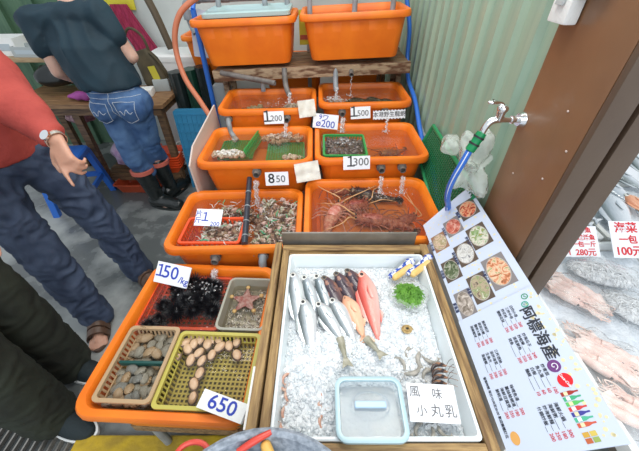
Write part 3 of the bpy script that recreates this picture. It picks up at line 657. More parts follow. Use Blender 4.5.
b = MB(); b.box((0, .004, .062), (.080, .017, .007), bev=.003); b.box((-.037, .004, .057), (.006, .012, .008)); b.box((.037, .004, .057), (.006, .012, .008)); b.build('handle', mat('light_blue_handle', (.42, .58, .80), .35), t, False)
b = MB(); b.loft([rr3(.140, .118, .016, .005), rr3(.148, .126, .018, .024)]); b.xf(Matrix.Translation((.122, .318, .668)))
b.top('stored_seafood', mat('silvery_filling', (.33, .36, .38), .4, 0, col2=(.52, .50, .46), vs=17, thr=(.5, .75), bump=.5, bs=60), 'silvery grey seafood packed inside the clear box', 'seafood', kind='stuff')
p = at(432, 420, .702); card('white paper with four handwritten Chinese characters lying on the ice', (.288, .292, .694), .128, .092, (math.radians(8), 0, -.05), [('風', -.34, .76, .030, GREY), ('味', .12, .72, .028, GREY), ('小', -.24, .27, .028, GREY), ('丸', .06, .28, .032, GREY), ('乳', .34, .28, .032, GREY)], th=.0012, name='paper_sign', cat='sign')
# ================================================================ baskets and shellfish in the tubs
def basket(name, label, w, d, h, loc, yaw, m, pitch=.016, taper=.02, cat='basket', rimw=.012, floor=True, slots=True, tilt=(0,0), group=None):
    t = thing(name, label, cat, loc, (tilt[0], tilt[1], yaw), group)
    b = MB(); r = .018
    b.loft([rr3(w-rimw*1.2, d-rimw*1.2, r, h-.012), rr3(w, d, r, h-.008), rr3(w, d, r, h), rr3(w-2*rimw, d-2*rimw, r*.7, h), rr3(w-2*rimw, d-2*rimw, r*.7, h-.012)], close=True); b.build('rim', m, t)
    w2 = w-2*taper-rimw; d2 = d-2*taper-rimw
    b = MB(); n = max(3, int(w2/pitch)); k = max(3, int(d2/pitch)); bw = pitch*.42
    for i in range(n+1): b.box((-w2/2+w2*i/n, 0, .003), (bw, d2, .004))
    for j in range(k+1): b.box((0, -d2/2+d2*j/k, .0032), (w2, bw, .0042))
    b.build('lattice_floor', m, t, False)
    b = MB(); hs = math.hypot(taper, h)
    for sg in (-1, 1):
        ang = math.atan2(taper-rimw*.2, h)
        nn = int(w/pitch*.8)
        for i in range(nn+1): b.box((-w2/2+w2*i/nn, sg*(d2/2+taper/2), h/2-.002), (bw, .003, hs-.006), rot=(-sg*ang, 0, 0))
        nn = int(d/pitch*.8)
        for i in range(nn+1): b.box((sg*(w2/2+taper/2), -d2/2+d2*i/nn, h/2-.002), (.003, bw, hs-.006), rot=(0, sg*ang, 0))
        for f in (.45,):
            b.box((0, sg*(d2/2+taper*f), h*f), (w2+2*taper*f, .004, .008)); b.box((sg*(w2/2+taper*f), 0, h*f), (.004, d2+2*taper*f, .008))
    b.build('slatted_side', m, t, False); return t
m_tan = mat('tan_plastic', (.50, .34, .19), .4, trans=.1); m_yel = mat('olive_yellow_plastic', (.50, .44, .09), .42); m_redp = mat('orange_red_plastic', (.80, .09, .02), .4)
m_grn = mat('green_lattice', (.03, .30, .07), .4)
# front tub
b = MB()
basket('seafood_basket', 'tan slatted basket full of clams', .185, .262, .075, (-.612, .518, .492), -.04, m_tan)
basket('seafood_basket', 'olive yellow lattice basket with abalones', .295, .262, .07, (-.372, .500, .487), -.04, m_yel, pitch=.0145)
basket('seafood_basket', 'orange red basket under the sea urchins', .33, .26, .05, (-.555, .795, .47), -.03, m_redp, pitch=.02)
for lab, c, s in (('flat crate under the clam and abalone baskets', (-.485, .512, .438), (.46, .26, .09)), ('flat crate under the urchins', (-.50, .80, .428), (.36, .24, .075))):
    bb = MB(); bb.box(c, s, rot=(0, 0, -.04), bev=.01); bb.top('flat_crate', mat('murky_crate', (.20, .17, .03), .5, col2=(.12, .11, .03), vs=8), lab, 'crate', smooth=False)
t = thing('seafood_tray', 'clear grey tray with a starfish, under the thick bent pipe', 'tray', (-.302, .762, .49), (0, 0, -.04))
m_ctray = mat('cloudy_clear_plastic', (.45, .44, .36), .3, trans=.3)
b = MB(); b.loft([rr3(.155, .215, .02, 0), rr3(.178, .238, .024, .06), rr3(.186, .246, .026, .062), rr3(.186, .246, .026, .067), rr3(.168, .228, .02, .067), rr3(.150, .208, .016, .006)]); b.build('shell', m_ctray, t)
b = MB()
for i in range(260):
    b.ico((-.302+random.uniform(-.068, .068), .762+random.uniform(-.095, .095), .497+random.uniform(0, .016)), (random.uniform(.003, .007),)*3, 1, .2)
b.top('pebbly_shellfish', mat('grey_pebbly_shells', (.20, .19, .17), .25, col2=(.55, .54, .52), vs=60), 'tiny grey shells covering the floor of the starfish tray', 'shells', kind='stuff')
# starfish
t = thing('starfish', 'red and yellow-tipped starfish in the clear grey tray', 'starfish', (-.312, .792, .524), (0, 0, .35))
b = MB()
prev = None; rings = []
out = []
for k in range(10):
    a = 2*PI*k/10; r = .070 if k % 2 == 0 else .030; out.append((r*math.cos(a), r*math.sin(a)))
top = b.bm.verts.new((0, 0, .018)); bot = b.bm.verts.new((0, 0, 0))
O = [b.bm.verts.new((x, y, .004)) for x, y in out]; I = [b.bm.verts.new((x*.55, y*.55, .015 if i % 2 == 0 else .010)) for i, (x, y) in enumerate(out)]
for k in range(10): b.face([O[k], O[(k+1) % 10], I[(k+1) % 10], I[k]]); b.face([I[k], I[(k+1) % 10], top]); b.face([O[(k+1) % 10], O[k], bot])
bmesh.ops.subdivide_edges(b.bm, edges=b.bm.edges[:], cuts=2, use_grid_fill=True, smooth=.3)
b.build('body', mat('starfish_skin', (.30, .09, .07), .6, col2=(.45, .28, .24), vs=60, bump=.8, bs=150), t, 'all')
for k in range(0, 10, 2):
    a = 2*PI*k/10; b = MB(); b.ell((.064*math.cos(a), .064*math.sin(a), .006), (.009, .009, .006)); b.build('arm_tip', mat('yellow_arm_tip', (.50, .32, .12), .5), t)
# urchins
m_urch = mat('black_urchin', (.010, .010, .013), .35, coat=.1)
def urchin(r):
    b = MB(); b.ell((0, 0, 0), (r*.36, r*.36, r*.30), 12, 8); n = 210
    for i in range(n):
        z = 1-2*(i+.5)/n; a = i*2.39996; q = math.sqrt(1-z*z); d = Vector((q*math.cos(a), q*math.sin(a), z)); l = r*random.uniform(.85, 1.05)
        b.tube([d*r*.4, d*l], [r*.042, r*.006], 4, cap=False)
    return b
o0 = urchin(.045).build('sea_urchin', m_urch); first = True
ur = [(-.62, .86, .515), (-.55, .88, .53), (-.49, .87, .535), (-.58, .80, .54), (-.51, .81, .55), (-.445, .80, .54), (-.64, .77, .52), (-.57, .73, .54), (-.50, .73, .55), (-.435, .74, .535), (-.64, .71, .51), (-.45, .86, .53), (-.54, .77, .56), (-.48, .77, .56)]
for p in ur:
    o = o0 if first else o0.copy()
    if not first: C.objects.link(o)
    first = False; o.location = p; o.rotation_euler = (random.random()*3, random.random()*3, 0); o.scale = (random.uniform(.9, 1.15),)*3
    tag(o, 'black spiny sea urchin in the wet heap behind the clam and abalone baskets', 'sea urchin', 'black sea urchins in the front tub')
o = o0.copy(); C.objects.link(o); o.location = at(149, 325, .55); o.scale = (.8,)*3; tag(o, 'small lone sea urchin at the rear corner of the clam basket', 'sea urchin'); del o['group']
b = MB()
for i in range(70):
    x, y = random.gauss(-.50, .04), random.gauss(.815, .035); s = random.uniform(.002, .006); b.ell((x, y, .572+random.uniform(-.03, .008)), (s, s, s*.7), 10, 6)
b.top('foam_bubbles', SPLASH, 'frothy bubbles on the urchins where the water lands', 'bubbles', kind='stuff')

# clams
def clam(m, L=.040):
    t = thing('clam', None, 'clam')
    for sg, nm in ((1, 'upper_shell'), (-1, 'lower_shell')):
        b = MB(); rings = []; n = 7
        for i in range(n+1):
            f = i/n; a = f*PI/2; R = math.cos(a); z = sg*.0095*math.sin(a)*(L/.036); ring = []
            for k in range(16):
                q = 2*PI*k/16; rx = L*.5*(1 if abs(math.cos(q)) < .9 else 1.04); ring.append(Vector((rx*math.cos(q)*max(R, .02)+L*.08*f, L*.37*math.sin(q)*max(R, .02)+L*.12*f, z)))
            rings.append(ring)
        b.loft(rings); b.build(nm, m, t)
    return t
def bandmat(name, c1, c2, sc, dist=2):
    m = mat(name, c1, .3); nt = m.node_tree; N = nt.nodes; L = nt.links; tc = N.new('ShaderNodeTexCoord'); w = N.new('ShaderNodeTexWave'); w.wave_type = 'RINGS'; w.rings_direction = 'Z'
    w.inputs['Scale'].default_value = sc*1.6; w.inputs['Distortion'].default_value = dist; w.inputs['Detail'].default_value = 3
    r = N.new('ShaderNodeValToRGB'); r.color_ramp.elements[0].color = (*c1, 1); r.color_ramp.elements[1].color = (*c2, 1); L.new(tc.outputs['Object'], w.inputs[0]); L.new(w.outputs['Fac'], r.inputs[0]); L.new(r.outputs[0], N['Principled BSDF'].inputs['Base Color'])
    b = N.new('ShaderNodeBump'); b.inputs['Strength'].default_value = .4; b.inputs['Distance'].default_value = .002; L.new(w.outputs['Fac'], b.inputs['Height']); L.new(b.outputs[0], N['Principled BSDF'].inputs['Normal']); return m
M_CLAM = [bandmat('clam_grey', (.09, .075, .05), (.36, .33, .26), 90), bandmat('clam_brown', (.18, .10, .04), (.45, .33, .20), 90), bandmat('clam_dark', (.06, .065, .06), (.28, .27, .23), 90)]
protos = [clam(m) for m in M_CLAM]
used = [False]*3
def place(proto, i, *a, **k):
    if not used[i]:
        used[i] = True; proto.location = a[0]; proto.rotation_euler = k['rot']; proto.scale = (k['scale'],)*3; proto['label'] = k['label']; proto['group'] = k['group']; return proto
    return dup(proto, a[0], k['rot'], k['scale'], k['label'], k['group'])
cy_, sy_ = math.cos(-.04), math.sin(-.04)
k = 0
for layer in range(3):
    for i in range(5):
        for j in range(8):
            if layer == 2 and (i in (0, 4) or random.random() < .3): continue
            lx = -.060+.030*i+random.uniform(-.008, .008); ly = -.104+.0295*j+random.uniform(-.007, .007)
            if abs(ly) < .012 and layer: continue
            p = (-.612+lx*cy_-ly*sy_, .518+lx*sy_+ly*cy_, .508+layer*.014+random.uniform(0, .004)); i3 = random.choice((0, 0, 1, 2) if ly < 0 else (0, 1, 1, 0))
            place(protos[i3], i3, p, rot=(random.uniform(-.5, .5), random.uniform(-.5, .5), random.uniform(0, 6.3)), scale=random.uniform(.85, 1.2), label='ridged clam lying in the heap in the tan basket', group='clams in the tan basket'); k += 1
b = MB(); b.box((-.612, .520, .546), (.150, .010, .022), rot=(0, 0, -.02), bev=.003); b.top('basket_divider', mat('dark_green_divider', (.01, .07, .06), .4), 'dark green divider between the two heaps of clams', 'divider')
# abalones
t0 = thing('abalone', 'cream-footed abalone lying upturned in the olive yellow basket', 'abalone', group='abalones in the yellow basket')
b = MB(); b.ell((0, 0, 0), (.0245, .0185, .007), 20, 8)
for v in b.bm.verts: v.co *= 1+.05*noise.noise(v.co*150)
b.build('shell', mat('abalone_rim', (.06, .04, .03), .4, col2=(.16, .10, .06), vs=120), t0)
b = MB(); b.ell((0, 0, .0045), (.0195, .0138, .007), 20, 8); b.build('foot', mat('abalone_foot', (.66, .46, .30), .35, col2=(.56, .36, .22), vs=50), t0)
ab = [(177, 344), (176, 358), (188, 349), (191, 341), (200, 340), (199, 353), (208, 344), (212, 355), (220, 347), (212, 340), (229, 346), (237, 342), (237, 355), (191, 360), (194, 344), (202, 361), (200, 373.5), (194, 384), (193, 398), (219, 341), (185, 343)]
for i, (u, v) in enumerate(ab):
    p = at(u, v, .512+(.006 if v < 365 else 0)+.004*(i % 3)); r = (random.uniform(-.2, .2), random.uniform(-.2, .2), random.uniform(.6, 2.2)); s = random.uniform(.95, 1.15)
    if i == 0: t0.location = p; t0.rotation_euler = r
    else: dup(t0, p, r, s)

# ---------------------------------------------------------------- snails, shells, small shellfish
def whelk(m, L=.03):
    b = MB(); pts = []; rr = []
    for i in range(30):
        f = i/29; a = f*2*PI*3.1; q = .28*L*(1-f)**1.1; pts.append((L*(f-.4), q*math.cos(a), q*math.sin(a))); rr.append(.20*L*(1-f)+.0006)
    b.tube(pts, rr, 7); return b.build('whelk', m)
m_w = [mat('pale_whelk', (.55, .48, .40), .35, col2=(.32, .18, .12), vs=130), mat('pink_whelk', (.50, .26, .22), .35, col2=(.60, .48, .42), vs=130), mat('green_whelk', (.28, .30, .18), .35, col2=(.5, .45, .35), vs=130), mat('white_whelk', (.75, .75, .72), .3, col2=(.45, .42, .36), vs=130), mat('dark_whelk', (.05, .045, .05), .3, col2=(.18, .13, .10), vs=130)]
wp = [whelk(m) for m in m_w]
def stickbm():
    b = MB(); b.tube([(-.02, 0, 0), (-.006, .004, .003), (.008, 0, .004), (.022, .006, 0)], [.0012, .0022, .002, .001], 6, smooth=2); return b
ws = [stickbm().build('shellfish_leg', m) for m in (m_w[3], m_w[1], mat('green_band', (.05, .40, .20), .4))]
FIRST = {}
def heap(name, protos, n, f, label, cat, m, smin=.8, smax=1.25):
    b = MB()
    for i in range(n):
        me = random.choice(protos).data; s = random.uniform(smin, smax); M = Matrix.LocRotScale(Vector(f(i)), Euler((random.uniform(-.6, .6), random.uniform(-.6, .6), random.uniform(0, 6.28))), Vector((s, s, s)))
        vs = [b.bm.verts.new(M @ v.co) for v in me.vertices]
        for p in me.polygons: b.face([vs[k] for k in p.vertices])
    return b.top(name, m, label, cat, kind='stuff')
def scat(protos, n, f, label, cat, group, smin=.8, smax=1.25):
    for i in range(n):
        pr = random.choice(protos)
        if pr.name in FIRST: o = pr.copy(); C.objects.link(o)
        else: o = pr; FIRST[pr.name] = 1
        o.location = f(i); o.rotation_euler = (random.uniform(-.6, .6), random.uniform(-.6, .6), random.uniform(0, 6.28)); o.scale = (random.uniform(smin, smax),)*3; tag(o, label, cat, group)
def ellp(cx, cy, rx, ry, z0, dz):
    def f(i):
        a = random.uniform(0, 2*PI); r = math.sqrt(random.random()); return (cx+rx*r*math.cos(a), cy+ry*r*math.sin(a), z0+dz*(1-r*r)*random.uniform(.7, 1))
    return f
def rectp(x0, x1, y0, y1, z0, dz):
    return lambda i: (random.uniform(x0, x1), random.uniform(y0, y1), z0+random.uniform(0, dz))
# left tub over the front one: red basket and a heap of small shellfish
basket('seafood_basket', 'orange red basket sunk in the tub of small shellfish', .28, .185, .085, (-.508, 1.115, .545), .0, m_redp, pitch=.022)
b = MB(); b.box((-.39, 1.21, .513), (.455, .29, .06), rot=(0, 0, .02), bev=.01); b.top('flat_crate', mat('orange_crate', (.55, .15, .02), .5), 'flat crate on the floor of the tub of small shellfish', 'crate', smooth=False)
heap('shellfish_heap', [wp[0], ws[0]], 150, rectp(-.575, -.38, 1.03, 1.19, .560, .030), 'bed of small pinkish shellfish under the whelks in the orange red basket', 'shellfish', mat('pinkish_shellfish', (.48, .30, .26), .35, col2=(.20, .10, .08), vs=70), .9, 1.3)
heap('shellfish_heap', [wp[0], ws[0]], 380, rectp(-.325, -.115, 1.02, 1.395, .555, .038), 'bed of small brown and pink shellfish right of the dark bar', 'shellfish', mat('brownish_shellfish', (.40, .27, .23), .35, col2=(.15, .09, .08), vs=70), .9, 1.3)
heap('shellfish_heap', [wp[0], ws[0]], 130, ellp(-.47, 1.29, .14, .06, .555, .035), 'bed of dark brown shellfish behind the orange red basket', 'shellfish', mat('dark_brown_shellfish', (.25, .15, .12), .35, col2=(.08, .05, .04), vs=70), .9, 1.3)
scat(wp[:2]+[wp[0], wp[3]], 100, rectp(-.565, -.39, 1.035, 1.19, .575, .035), 'small pale whelk heaped in the orange red basket', 'whelk', 'whelks in the orange red basket', .7, 1.0)
scat(wp[:3], 150, rectp(-.32, -.13, 1.03, 1.38, .57, .045), 'small whelk in the heap right of the dark bar', 'whelk', 'whelks right of the dark bar', .7, 1.05)
scat(wp[:3], 45, ellp(-.47, 1.29, .13, .055, .572, .035), 'small whelk in the heap behind the orange red basket', 'whelk', 'whelks behind the red basket', .7, 1.05)
scat([ws[0], ws[1], ws[0], ws[2]], 150, rectp(-.57, -.13, 1.03, 1.36, .608, .018), 'thin crab or shrimp leg strewn over the small whelks', 'shellfish leg', 'thin legs over the whelks', .6, 1.1)
t = thing('divider_bar', 'dark banded bar laid across the tub of small shellfish', 'bar', (-.36, 1.2, .60))
b = MB(); b.tube([(-.338, 1.0, .648), (-.378, 1.415, .72)], .0135, 12); b.build('rod', mat('blue_black_rubber', (.025, .03, .045), .35), t, world=True)
b = MB()
for f in (.1, .3, .52, .75): q = Vector((-.338, 1.0, .648)).lerp(Vector((-.378, 1.415, .72)), f); d = Vector((-.04, .415, .072)).normalized()*.003; b.tube([q-d, q+d], .0148, 12)
b.build('band', PVC, t, world=True)

# lobsters
m_lob = mat('red_lobster', (.20, .03, .022), .35, col2=(.42, .14, .09), vs=45, bump=.5, bs=120); m_lob2 = mat('pink_lobster', (.48, .14, .10), .35, col2=(.62, .34, .28), vs=45, bump=.5, bs=120)
m_lobd = mat('spotted_lobster', (.035, .025, .03), .3, col2=(.45, .38, .32), vs=42, thr=(.60, .66), bump=.4); m_ant = mat('lobster_feeler', (.60, .34, .16), .4)
def lobster(label, loc, yaw, m, s=1, ant=((.20, .12), (.22, -.10)), curl=.3, cat='lobster', fm=None):
    t = thing('spiny_lobster', label, cat, loc, (0, 0, yaw))
    b = MB(); b.loft([[Vector((x*s, r*s*math.cos(a*PI/8), (r*.85*math.sin(a*PI/8)+.006)*s)) for a in range(16)] for x, r in ((.085, .006), (.075, .017), (.05, .024), (.02, .028), (-.005, .027), (-.015, .022))])
    for i in range(26):
        a = random.uniform(.2, PI-.2); x = random.uniform(0, .075); b.tube([(x*s, .023*s*math.cos(a), (.02*math.sin(a)+.006)*s), ((x+.008)*s, .030*s*math.cos(a), (.028*math.sin(a)+.006)*s)], [.002*s, .0003], 4)
    b.build('carapace', m, t)
    x = -.012; ang = 0; y = 0
    for k in range(6):
        r = .025-.0022*k; b = MB(); c = math.cos(ang); sn = math.sin(ang); q = []
        for dx, rr_ in ((0, r*.9), (-.006, r*1.05), (-.015, r*.98), (-.019, r*.82)):
            q.append([Vector(((x+dx*c-math.cos(a*PI/7)*rr_*-sn)*s, (y+dx*sn+math.cos(a*PI/7)*rr_*c)*s, (rr_*.75*math.sin(a*PI/7)+.003)*s)) for a in range(14)])
        b.loft(q); b.build('tail_segment', m, t); x -= .0175*c; y -= .0175*sn; ang += curl*.35
    for k in range(-2, 3):
        a = PI+ang+k*.42; b = MB(); L_ = .030*s; w = .009*s; o_ = Vector((x*s, y*s, .002)); d = Vector((math.cos(a), math.sin(a), 0)); n = Vector((-d.y, d.x, 0))
        b.loft([[p+Vector((0, 0, z)) for p in (o_-n*w*.4, o_+n*w*.4, o_+d*L_+n*w, o_+d*L_*1.1, o_+d*L_-n*w)] for z in (0, .0025)]); b.build('tail_fan', m, t, False)
    for sg in (-1, 1):
        for k in range(5):
            bx = (.055-.014*k)*s; f = (.05-.028*k)*s; b = MB(); b.tube([(bx, sg*.020*s, .003*s), (bx+f*.5, sg*.050*s, .016*s), (bx+f, sg*.075*s, 0), (bx+f*1.2, sg*.085*s, -.006*s)], [.0032*s, .0028*s, .002*s, .001*s], 6, smooth=2); b.build('leg', m, t)
    for (ax, ay), sg in zip(ant, (1, -1)):
        b = MB(); b.tube([(.075*s, sg*.010*s, .012*s), (.10*s, sg*.016*s, .022*s), (.5*ax+.07, .55*ay+sg*.01, .042), (ax+.06, ay, .022)], [.0036*s, .0028*s, .0017*s, .0009], 6, smooth=6); b.build('feeler', fm or m_ant, t)
        b = MB(); b.ell((.078*s, sg*.009*s, .019*s), (.004*s,)*3, 8, 6); b.build('eye', BLACK, t)
    return t
b = MB(); b.box((.217, 1.235, .568), (.455, .33, .066), rot=(0, 0, .02), bev=.01); b.top('flat_crate', mat('orange_crate', (0,0,0)), 'flat crate on the floor of the lobster tub', 'crate', smooth=False)
def LP(u, v, z): return at(u, v, z)
lobster('pink red lobster, front left in the lobster tub', LP(333, 217, .625), 1.15, m_lob2, 1.28, ((.16, .22), (.34, -.16)))
lobster('dark red lobster lying along the front of the lobster tub', LP(378, 222, .622), 3.0, m_lob, 1.38, ((.20, .14), (.25, -.08)), curl=-.3)
lobster('brown red lobster at the rear left of the lobster tub', LP(332, 190, .62), 2.6, m_lob, 1.2, ((.14, .04), (.10, -.13)), curl=.5)
lobster('small dark red lobster at the right end of the lobster tub', LP(402, 222, .62), .5, m_lob, 1.0, ((.10, .17), (.07, .2)), curl=.4)
lobster('black lobster with pale spots in the lobster tub', LP(368, 196, .625), 2.75, m_lobd, 1.25, ((.12, .10), (.12, -.06)), curl=.15)

lobster('dark red lobster lying across the middle of the lobster tub', LP(352, 207, .628), .25, m_lob, 1.1, ((.14, .10), (.16, -.04)), curl=.3)
# tub with green lids
b = MB(); b.box((-.348, 1.66, .668), (.45, .30, .05), rot=(0, 0, .02), bev=.01); b.top('flat_crate', mat('orange_crate', (0,0,0)), 'flat crate on the floor of the tub with green lids', 'crate', smooth=False)
def lid(name, label, w, d, loc, rot, m, pitch=.014, bw=.005):
    t = thing(name, label, 'basket lid', loc, rot); b = MB()
    b.loft([rr3(w, d, .012, 0), rr3(w, d, .012, .008), rr3(w-.014, d-.014, .01, .008), rr3(w-.014, d-.014, .01, 0)], close=True); b.build('rim', m, t)
    b = MB(); n = int(w/pitch); k = int(d/pitch)
    for i in range(n): b.box((-w/2+w*(i+.5)/n, 0, .003), (bw, d-.01, .003))
    for j in range(k): b.box((0, -d/2+d*(j+.5)/k, .0034), (w-.01, bw, .003))
    b.build('lattice', m, t, False); return t
lid('lattice_panel', 'green lattice lid under water at the left of its tub', .20, .24, at(238, 150, .72), (0, 0, .05), m_grn)
lid('lattice_panel', 'green lattice lid under water at the right of its tub', .22, .22, at(286, 152, .72), (0, 0, .05), m_grn)
lid('lattice_panel', 'green lattice panel standing as a divider between two lids', .30, .06, at(254, 143, .757), (1.2, 0, 1.42), m_grn)
heap('shell_heap', [wp[3], wp[3], ws[0], wp[0]], 80, ellp(*at(229, 156, .74)[:2], .095, .035, .745, .02), 'small heap of white shells at the left rim of the tub with green lattice panels', 'shells', m_w[3])
heap('shellfish_heap', [wp[0], wp[3], ws[0], ws[1]], 130, ellp(*at(282, 139, .74)[:2], .12, .07, .745, .022), 'pale shellfish under the falling water on the right green lattice panel', 'shellfish', m_w[0])
heap('shell_heap', [wp[3], ws[0]], 16, ellp(*at(293, 159, .74)[:2], .05, .015, .745, .01), 'few white shells at the front edge of the right green lattice panel', 'shells', m_w[3])
# tub with square basket
b = MB(); b.box((.25, 1.69, .669), (.45, .30, .032), rot=(0, 0, .02), bev=.01); b.top('flat_crate', mat('orange_crate', (0,0,0)), 'flat crate on the floor of the tub with the square green basket', 'crate', smooth=False)
p = at(342, 148, .70); basket('seafood_basket', 'square green basket of dark shellfish', .245, .27, .095, (.124, 1.675, .69), .0, m_grn, pitch=.016)
heap('shell_heap', [wp[4]], 170, rectp(.035, .213, 1.57, 1.78, .735, .03), 'dark shellfish filling the square green basket', 'shells', m_w[4], 1.2, 1.9)
b = MB()
for i in range(60): s = random.uniform(.003, .008); b.ell((random.gauss(.13, .025), random.gauss(1.72, .02), .779+random.uniform(-.004, .006)), (s, s, s*.6), 8, 5)
b.top('foam_bubbles', SPLASH, 'froth where water lands in the square green basket', 'bubbles', kind='stuff')
lobster('dull red lobster with dark feelers right of the square green basket', (.36, 1.60, .705), .4, mat('dull_lobster', (.22, .07, .03), .4, col2=(.35, .14, .06), vs=40), .95, ((.10, .16), (.12, .05)), fm=m_lob)
lobster('second dull red lobster beside the first, nearer the wall', (.41, 1.72, .703), 3.4, mat('dull_lobster', (0,0,0)), .9, ((.16, .12), (.2, -.05)), fm=m_lob)
# rear tubs
for x, y, z, lab in ((-.338, 2.10, .768, 'behind the 1200 card'), (.265, 2.158, .788, 'nearest the green wall')):
    b = MB(); b.box((x, y, z), (.45, .27, .05), rot=(0, 0, .02), bev=.01); b.top('flat_crate', mat('dark_crate', (.30, .12, .04), .5), 'flat dark crate on the floor of the tub '+lab, 'crate', smooth=False)
heap('shellfish_heap', [wp[0], ws[0]], 60, ellp(-.43, 2.08, .10, .06, .80, .05), 'pale shellfish heap, left one in the tub behind the 1200 card', 'shellfish', m_w[2])
heap('shellfish_heap', [wp[3], ws[0]], 80, ellp(-.19, 2.10, .10, .08, .80, .06), 'white shellfish heap, right one in the tub behind the 1200 card', 'shellfish', m_w[3])
b = MB()
for i in range(90): s = random.uniform(.004, .010); b.ell((random.gauss(.08, .035), random.gauss(2.12, .03), .886+random.uniform(-.008, .003)), (s, s, s*.5), 8, 5)
b.top('foam_bubbles', SPLASH, 'froth in the left of the tub behind the 1500 card', 'bubbles', kind='stuff')
m_eel = mat('dark_eel', (.04, .04, .025), .25, col2=(.14, .12, .06), vs=30)
for i in range(14):
    b = MB(); x = .16+.022*i; y = 2.06+.035*(i % 5); b.tube([(x-.09, y-.02, .835), (x-.03, y+.02, .845+.005*(i % 2)), (x+.03, y-.02, .85), (x+.09, y+.03, .84)], [.008, .019, .017, .004], 10, smooth=4)
    b.top('live_fish', m_eel, 'slim dark live fish in the tub nearest the green wall', 'fish', 'dark live fish in the rear right tub')

for o in wp+ws:
    if o.name not in FIRST: bpy.data.objects.remove(o)
# ================================================================ things on the shelf and against the wall
t = thing('storage_lid', 'pale blue translucent lid lying on the left shelf tub', 'lid', (-.45, 2.33, 1.355), (.04, -.04, 0))
b = MB(); b.loft([rr3(.50, .26, .03, -.026), rr3(.52, .28, .03, -.02), rr3(.52, .28, .03, 0), rr3(.49, .25, .02, .006), rr3(.47, .23, .02, .0)]); b.build('panel', mat('pale_aqua_lid', (.45, .62, .62), .3, trans=.2), t)
b = MB(); b.box((-.12, 2.70, 1.20), (.10, .004, .22)); t = b.top('notice', mat('yellow_notice', (.68, .60, .04), .5), 'yellow notice hanging between the two shelf tubs', 'sign', smooth=False)
b = MB(); b.box((-.12, 2.697, 1.14), (.09, .003, .03)); q = b.build('printed_band', mat('notice_red', (.5, .1, .05), .5), None, False); q.parent = t; q.location = -t.location
# white board leaning left of the middle tubs
b = MB(); b.prism([(1.42, .52), (1.40, .80), (1.50, .86), (1.96, .905), (2.00, .60), (2.0, .5)], -.668, -.660)
for v in b.bm.verts: v.co = Vector((v.co.z, v.co.x, v.co.y))
b.top('foam_board', mat('dusty_white_board', (.62, .52, .46), .6), 'off-white board standing along the left side of the middle tubs', 'board', smooth=False)
b = MB(); b.prism([(.99, .55), (1.02, .74), (1.40, .79), (1.42, .5)], -.70, -.693)
# green net panel
t = thing('mesh_panel', 'green plastic mesh panel leaning by the wall beside the lobster tub', 'panel', (.57, 1.3, .6), (0, 0, .0))
o = []; Pn = [Vector((.555, 1.62, .80)), Vector((.535, 1.06, .70)), Vector((.585, 1.00, .96)), Vector((.60, 1.55, .93))]
Pn = [Vector((.548, 1.68, .74)), Vector((.536, 1.02, .62)), Vector((.596, 1.02, .90)), Vector((.60, 1.66, .90))]
b = MB(); b.tube(Pn+[Pn[0]], .010, 8); b.build('frame', GREENP, t, world=True)
b = MB(); nn = 34
for i in range(1, nn):
    f = i/nn; b.tube([Pn[0].lerp(Pn[1], f), Pn[3].lerp(Pn[2], f)], .0028, 4)
for i in range(1, 17):
    f = i/17; b.tube([Pn[0].lerp(Pn[3], f), Pn[1].lerp(Pn[2], f)], .0028, 4)
b.build('mesh', mat('dark_green_mesh', (.01, .16, .06), .5), t, world=True)
# plastic bags behind the menu
b = bagmesh((.560, 1.06, .98), .045, .075, .13, .045, 22, 60, 36); b.top('plastic_bag', film('milky_bag', (.95,.97,.95), 1.35, .30, (.90,.95,.92), bump=1, bs=30, grough=.15), 'milky plastic bag hanging on the wall behind the menu', 'bag')
b = bagmesh((.545, 1.26, .98), .04, .06, .04, .014, 18); b.top('plastic_bag', MATS['milky_bag'], 'small crumpled plastic bag on the mesh panel', 'bag')

# ================================================================ menu boards
def menu(name, label, y_far, y_near, m):
    """local x runs towards the street, local y up the slope"""
    A = Vector((.436, 0, .712)); Bp = Vector((.601, 0, .878)); W_ = (Bp-A).length; L_ = y_far-y_near
    t = thing(name, label, 'menu', (A.x, y_far, A.z), (0, 0, 0))
    ex = Vector((0, -1, 0)); ey = (Bp-A).normalized(); ez = ex.cross(ey)
    M = Matrix((ex, ey, ez)).transposed().to_4x4(); t.rotation_euler = M.to_euler(); return t, L_, W_
m_menu = mat('menu_blue_white', (.57, .64, .78), .35, coat=.15)
m_gold = mat('menu_gold_dots', (.75, .68, .42), .4)
t, L_, W_ = menu('menu_board', 'pale blue menu board with dish photographs, behind the price list', 1.045, .555, m_menu)
b = MB(); b.prism([(.0, 0), (.0, .0), (.49, 0), (.505, W_), (-.045, W_), (-.04, W_*.8)][1:], 0, .004); b.build('board', m_menu, t, False)
dishes = [('crab_dish', [(.10,.02,.01), (.65,.10,.04), (.75,.45,.25), (.3,.15,.08)]), ('shrimp_dish', [(.3,.05,.03), (.6,.15,.10), (.75,.5,.4)]), ('squid_dish', [(.25,.08,.04), (.65,.5,.38), (.3,.25,.1), (.7,.62,.5)]),
          ('ball_dish', [(.25,.1,.05), (.72,.68,.6), (.15,.3,.08), (.5,.3,.12)]), ('clam_dish', [(.1,.1,.12), (.7,.7,.68), (.35,.33,.3)]), ('weed_dish', [(.02,.03,.02), (.1,.14,.06), (.5,.5,.42)]),
          ('hotpot_dish', [(.05,.04,.02), (.6,.2,.08), (.75,.55,.38), (.2,.3,.08)]), ('soup_dish', [(.08,.06,.04), (.45,.36,.25), (.2,.28,.1), (.7,.65,.55)]), ('noodle_dish', [(.1,.08,.05), (.4,.34,.3), (.72,.66,.58)])]
names = ['鹽酥蝦', '五味花枝', '三杯小卷', '炒海瓜子', '蒜泥蒸鮮蝦', '海菜湯', '海鮮火鍋', '清蒸魚', '鮮魚湯']
